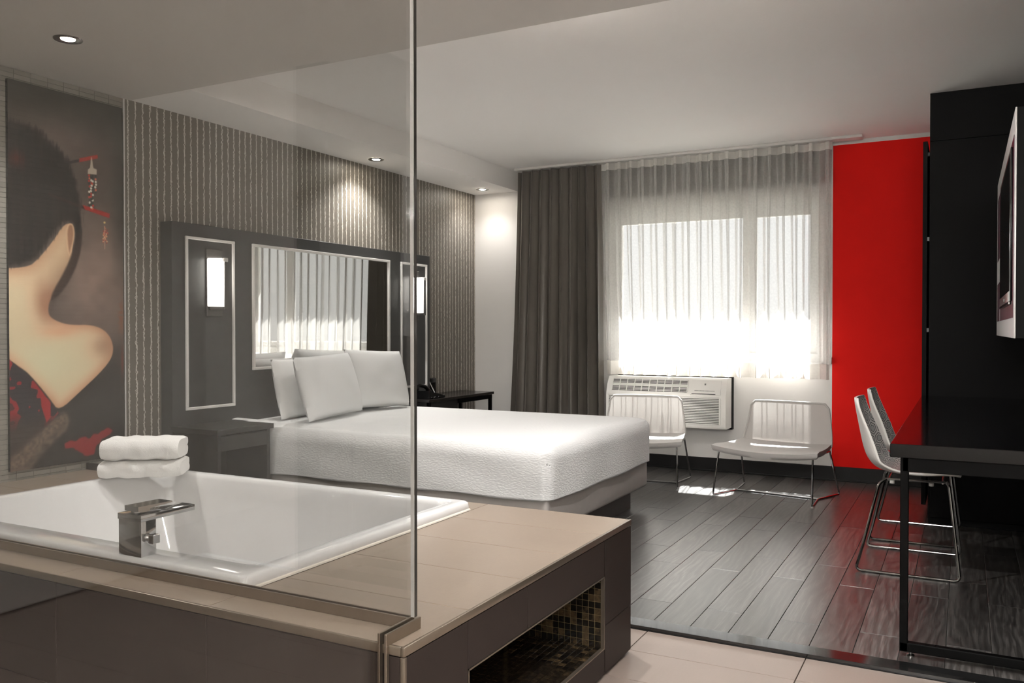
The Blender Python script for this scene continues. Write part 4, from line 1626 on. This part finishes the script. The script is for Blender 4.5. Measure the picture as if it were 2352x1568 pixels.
# ================================================================== DESK
dk = thing('desk', 'long glossy black desk on a black metal frame', 'desk', (0.1, 4.7, 0))
MB().box(-0.241, XR - 0.002, 3.430, 6.045, 0.733, 0.783, 0.002, 1).build('desktop', 'black_gloss', dk)
MB().box(-0.20, XR - 0.01, 3.450, 3.480, 0.680, 0.733, 0.002, 1).build('end_rail', 'black_frame', dk)
MB().box(-0.207, -0.179, 3.450, 3.480, 0.016, 0.733, 0.002, 1).build('leg', 'black_frame', dk)
MB().box(XR - 0.04, XR - 0.012, 3.450, 3.480, 0.016, 0.733, 0.002, 1).build('leg', 'black_frame', dk)
MB().box(-0.207, XR - 0.012, 3.450, 3.480, 0.016, 0.050, 0.003, 1).build('foot_rail', 'black_frame', dk)
for x in (-0.17, XR - 0.05):
    MB().lathe([(0.0001, 0), (0.014, 0), (0.014, 0.004), (0.006, 0.006), (0.006, 0.018), (0.0001, 0.018)], (x, 3.466, 0.0), 14).build('leveling_foot', 'chrome_dark', dk)
MB().box(-0.03, -0.005, 3.49, 6.03, 0.690, 0.733).build('long_rail', 'black_frame', dk)
fg = thing('drawer_cabinet', 'black low cabinet under the far end of the desk', 'cabinet', (0.12, 5.9, 0))
MB().box(-0.195, XR - 0.01, 5.905, 6.045, 0.0, 0.66, 0.002, 1).build('body', 'black_board', fg)
MB().box(-0.185, XR - 0.02, 5.89, 5.905, 0.04, 0.65, 0.003, 1).build('door', 'black_board', fg)

# ================================================================== WARDROBE
wd = thing('wardrobe', 'tall black wardrobe reaching the ceiling beside the red wall', 'wardrobe', (0.12, 6.6, 0))
MB().box(-0.203, XR - 0.002, 6.055, YW - 0.03, 0.0, 2.395, 0.001, 1).build('body', 'black_board', wd)
MB().box(-0.203, XR - 0.002, 6.055, YW - 0.03, 2.397, ZC - 0.001, 0.001, 1).build('top_filler', 'black_board', wd)
dr_ = MB().box(-0.242, -0.216, 6.06, 7.02, 0.085, 2.40, 0.001, 1).build('door', 'black_board', wd)
for z in (2.32, 1.78, 1.20, 0.4):
    MB().box(-0.216, -0.203, 6.075, 6.09, z - 0.012, z + 0.012).build('hinge', 'black_plastic', dr_)

# ================================================================== TV PANEL + TELEVISION
PX = 0.152
tp = thing('tv_panel', 'white and maroon backing panel on black box behind the television', 'panel', (0.3, 4.5, 1.17))
TY_0, TY_1, TZ_0, TZ_1 = 3.50, 5.36, 1.171, 1.985
MB().box(PX + 0.006, XR - 0.001, TY_0 + 0.001, TY_1, TZ_0, TZ_1, 0.001, 1).build('box', 'black_frame', tp)
wp = plain('panel_white', (214, 212, 210), 0.22)
MB().box(PX + 0.001, PX + 0.006, TY_0, TY_1, TZ_0, TZ_1, 0.001, 1).build('backing', wp, tp)
for (y0, y1, z0, z1) in ((3.56, 4.86, 1.245, 1.90), (4.93, 5.25, 1.245, 1.44), (4.93, 5.25, 1.56, 1.885)):
    MB().box(PX, PX + 0.003, y0, y1, z0, z1).build('maroon_inlay', 'maroon', tp)
tv = thing('television', 'flat black television mounted on the maroon and white panel', 'television', (0.13, 4.2, 1.3))
MB().box(0.1445, 0.1515, 3.64, 4.66, 1.308, 1.872, 0.002, 2).build('bezel', 'black_plastic', tv)
MB().box(0.1435, 0.1448, 3.665, 4.635, 1.345, 1.85).build('screen', 'screen', tv)
MB().box(0.1425, 0.148, 3.70, 4.60, 1.297, 1.3075).build('speaker_bar', 'chrome_dark', tv)
MB().box(0.1438, 0.1446, 4.14, 4.16, 1.320, 1.331).build('emblem', 'frame_white', tv)

# ================================================================== DESK CHAIRS


def desk_chair(label):
    c = thing('desk_chair', label, 'chair', (0, 0, 0), 'hexagon print chairs at the desk')
    # side profile (x, z) from back top down to seat front; chair centre x = 0 maps to world -0.24
    P = [(-0.270, 0.848), (-0.262, 0.79), (-0.246, 0.70), (-0.228, 0.61), (-0.205, 0.545), (-0.165, 0.500), (-0.105, 0.478), (-0.02, 0.471), (0.08, 0.476), (0.16, 0.484), (0.205, 0.483), (0.222, 0.478)]
    P = [Vector((a, b_)) for a, b_ in P]
    # resample
    L = [0]
    for a, b_ in zip(P[:-1], P[1:]):
        L.append(L[-1] + (b_ - a).length)

    def cr_(t):
        s = t * L[-1]
        k = 0
        while k < len(L) - 2 and L[k + 1] < s:
            k += 1
        f_ = (s - L[k]) / (L[k + 1] - L[k])
        p0, p1, p2, p3 = P[max(k - 1, 0)], P[k], P[k + 1], P[min(k + 2, len(P) - 1)]
        return 0.5 * ((2 * p1) + (p2 - p0) * f_ + (2 * p0 - 5 * p1 + 4 * p2 - p3) * f_ ** 2 + (3 * p1 - p0 - 3 * p2 + p3) * f_ ** 3)
    nu, nv = 44, 20

    def halfw(t):
        # narrow rounded top, wide seat
        w = 0.165 + 0.06 * min(1, t / 0.5) - 0.01 * max(0, t - 0.7) / 0.3
        if t < 0.06:
            w *= 0.80 + 0.20 * math.sqrt(max(0, 1 - (1 - t / 0.06) ** 2))
        if t > 0.95:
            w *= 0.86 + 0.14 * math.sqrt(max(0, 1 - ((t - 0.95) / 0.05) ** 2))
        return w

    def pt_(i, j, off):
        t = i
        p = cr_(t)
        d_ = (cr_(min(1, t + 0.01)) - cr_(max(0, t - 0.01))).normalized()
        nrm = Vector((-d_.y, d_.x))                       # towards the sitter (up / forward)
        v = 2 * j - 1
        curl = (0.052 * math.exp(-((t - 0.36) / 0.25) ** 2) + 0.012) * abs(v) ** 2.4
        q = p + nrm * (curl + off)
        return (q.x, v * halfw(t), q.y)
    # is normal pointing towards the sitter?
    T = 0.011

    def sheet(off, name, mat):
        m = MB()
        vv = [[m.bm.verts.new(pt_(i / nu, j / nv, off)) for j in range(nv + 1)] for i in range(nu + 1)]
        uvl = m.bm.loops.layers.uv.new('UVMap')
        for i in range(nu):
            for j in range(nv):
                f_ = m.bm.faces.new((vv[i][j], vv[i + 1][j], vv[i + 1][j + 1], vv[i][j + 1]))
                for lp, (a, b_) in zip(f_.loops, ((i, j), (i + 1, j), (i + 1, j + 1), (i, j + 1))):
                    lp[uvl].uv = ((2 * b_ / nv - 1) * halfw(a / nu), a / nu * L[-1])
        return m
    m = sheet(T, '', '')
    m.build('printed_face', 'hex', c, local=True, angle=80)
    m = MB()
    m.surf(nu, nv, lambda i, j: pt_(i, j, 0.0))

    def brd(off, grow=0.0):
        out = [pt_(0, j / nv, off) for j in range(nv + 1)] + [pt_(i / nu, 1, off) for i in range(1, nu + 1)] + [pt_(1, 1 - j / nv, off) for j in range(1, nv + 1)] + [pt_(1 - i / nu, 0, off) for i in range(1, nu)]
        if grow:
            out = [(x, y * (1 + grow), z) for x, y, z in out]
        return out
    m.loft([brd(0.0), brd(T * 0.5, 0.018), brd(T + 0.0015)], True)
    inner = [(x * 1.0, y * 0.965, z) for x, y, z in brd(T + 0.0015)]
    bmesh.ops.remove_doubles(m.bm, verts=m.bm.verts, dist=0.0004)
    m.build('shell', 'chair_shell', c, local=True, angle=75)
    r = 0.0072
    for s in (-1, 1):
        MB().tube(rpath([(0.165, s * 0.185, 0.462), (0.178, s * 0.195, 0.445), (0.228, s * 0.272, r), (-0.236, s * 0.272, r), (-0.205, s * 0.262, 0.12), (-0.135, s * 0.205, 0.435), (-0.10, s * 0.18, 0.457)], 0.03), r, 10).build('sled_leg', 'chrome_dark', c, local=True)
        MB().tube([(-0.11, s * 0.182, 0.457), (0.16, s * 0.186, 0.460)], 0.006, 8).build('seat_rail', 'chrome_dark', c, local=True)
        for x in (-0.075, 0.10):
            MB().lathe([(0.0001, 0), (0.012, 0), (0.012, 0.014), (0.0001, 0.014)], (x, s * 0.186, 0.438), 14).build('stacking_bumper', 'clear_plastic', c, local=True)
    for x in (-0.09, 0.15):
        MB().tube([(x, -0.185, 0.456), (x, 0.185, 0.456)], 0.006, 8).build('cross_rail', 'chrome_dark', c, local=True)
    return c


d1 = desk_chair('white hexagon print chair at the desk nearest the camera')
d1.location = (-0.24, 4.835, 0)
copy_tree(d1, (-0.245, 5.555, 0), 0.0, 'white hexagon print chair at the desk nearest the red wall')

# ================================================================== DOWNLIGHTS


def downlight(x, y, z, power, label, tilt=(0, 0), size=0.07, ang=125):
    o = thing('downlight', label, 'downlight', (x, y, z), 'recessed ceiling downlights')
    MB().lathe([(0.062, 0.0), (0.060, -0.004), (0.048, -0.006), (0.038, -0.003), (0.030, -0.0005)], (x, y, z), 36).build('trim_ring', 'chrome_dark', o)
    MB().lathe([(0.0001, -0.0022), (0.028, -0.0022), (0.030, -0.0010)], (x, y, z), 28).build('bulb_face', 'spot_face', o)
    L_ = bpy.data.lights.new('downlight_beam', 'SPOT')
    L_.energy = power
    L_.spot_size = R(ang)
    L_.spot_blend = 1.0
    L_.shadow_soft_size = 0.03
    L_.color = (1.0, 0.985, 0.965)
    lo = bpy.data.objects.new('downlight_beam', L_)
    lo.parent = o
    lo.location = (0, 0, -0.02)
    lo.rotation_euler = (R(tilt[0]), R(tilt[1]), 0)
    COL.objects.link(lo)
    return o


downlight(-3.596, 2.50, ZS, 10, 'chrome-ringed downlight in the bathroom ceiling above the towels')
downlight(-4.022, 5.362, ZS, 10, 'chrome-ringed downlight in the soffit above the headboard')
downlight(-4.00, 6.969, ZS, 2.0, 'glowing downlight in the soffit nearest the drape')
downlight(0.02, 1.95, ZS, 11, 'downlight in the bathroom ceiling over the walkway')
downlight(-1.25, 1.05, ZS, 7, 'added fill light in the bathroom ceiling before the glass screen')  # out of view, added for more light in the bathroom
downlight(-1.35, 2.55, ZS, 3, 'downlight in the bathroom ceiling over the platform')
downlight(0.2, 0.1, ZS, 30, 'added fill light in the bathroom ceiling behind the camera')  # unseen, added to lift the brightness from behind the camera

# ================================================================== ADDED FILL LIGHT BAR (on the wall behind the camera)
vl = thing('fill_bar', 'long added fill light bar on the wall behind the camera', 'wall lamp', (0.2, YBB, 2.0))  # unseen bar added to brighten the rooms from behind the camera
MB().box(-0.75, 1.15, YBB + 0.001, YBB + 0.03, 1.94, 2.06, 0.003, 1).build('backplate', 'chrome_dark', vl)
M['fill_glow'] = emit_mat('fill_glow', (255, 254, 252), 13.5)
for x_ in (-0.70, 0.22):
    MB().tube([(x_, YBB + 0.075, 2.0), (x_ + 0.86, YBB + 0.075, 2.0)], 0.04, 16).build('fill_tube', 'fill_glow', vl)
    for q_ in (0.02, 0.84):
        MB().box(x_ + q_ - 0.01, x_ + q_ + 0.01, YBB + 0.02, YBB + 0.05, 1.985, 2.015).build('arm', 'chrome', vl)

downlight(-1.60, 3.43, ZC, 16, 'left added fill light in the bedroom ceiling beside the bulkhead', ang=150)  # out of view, added to brighten the bed
downlight(-0.80, 3.43, ZC, 11, 'right added fill light in the bedroom ceiling beside the bulkhead', ang=150)  # second unseen lamp added as fill for the bedroom
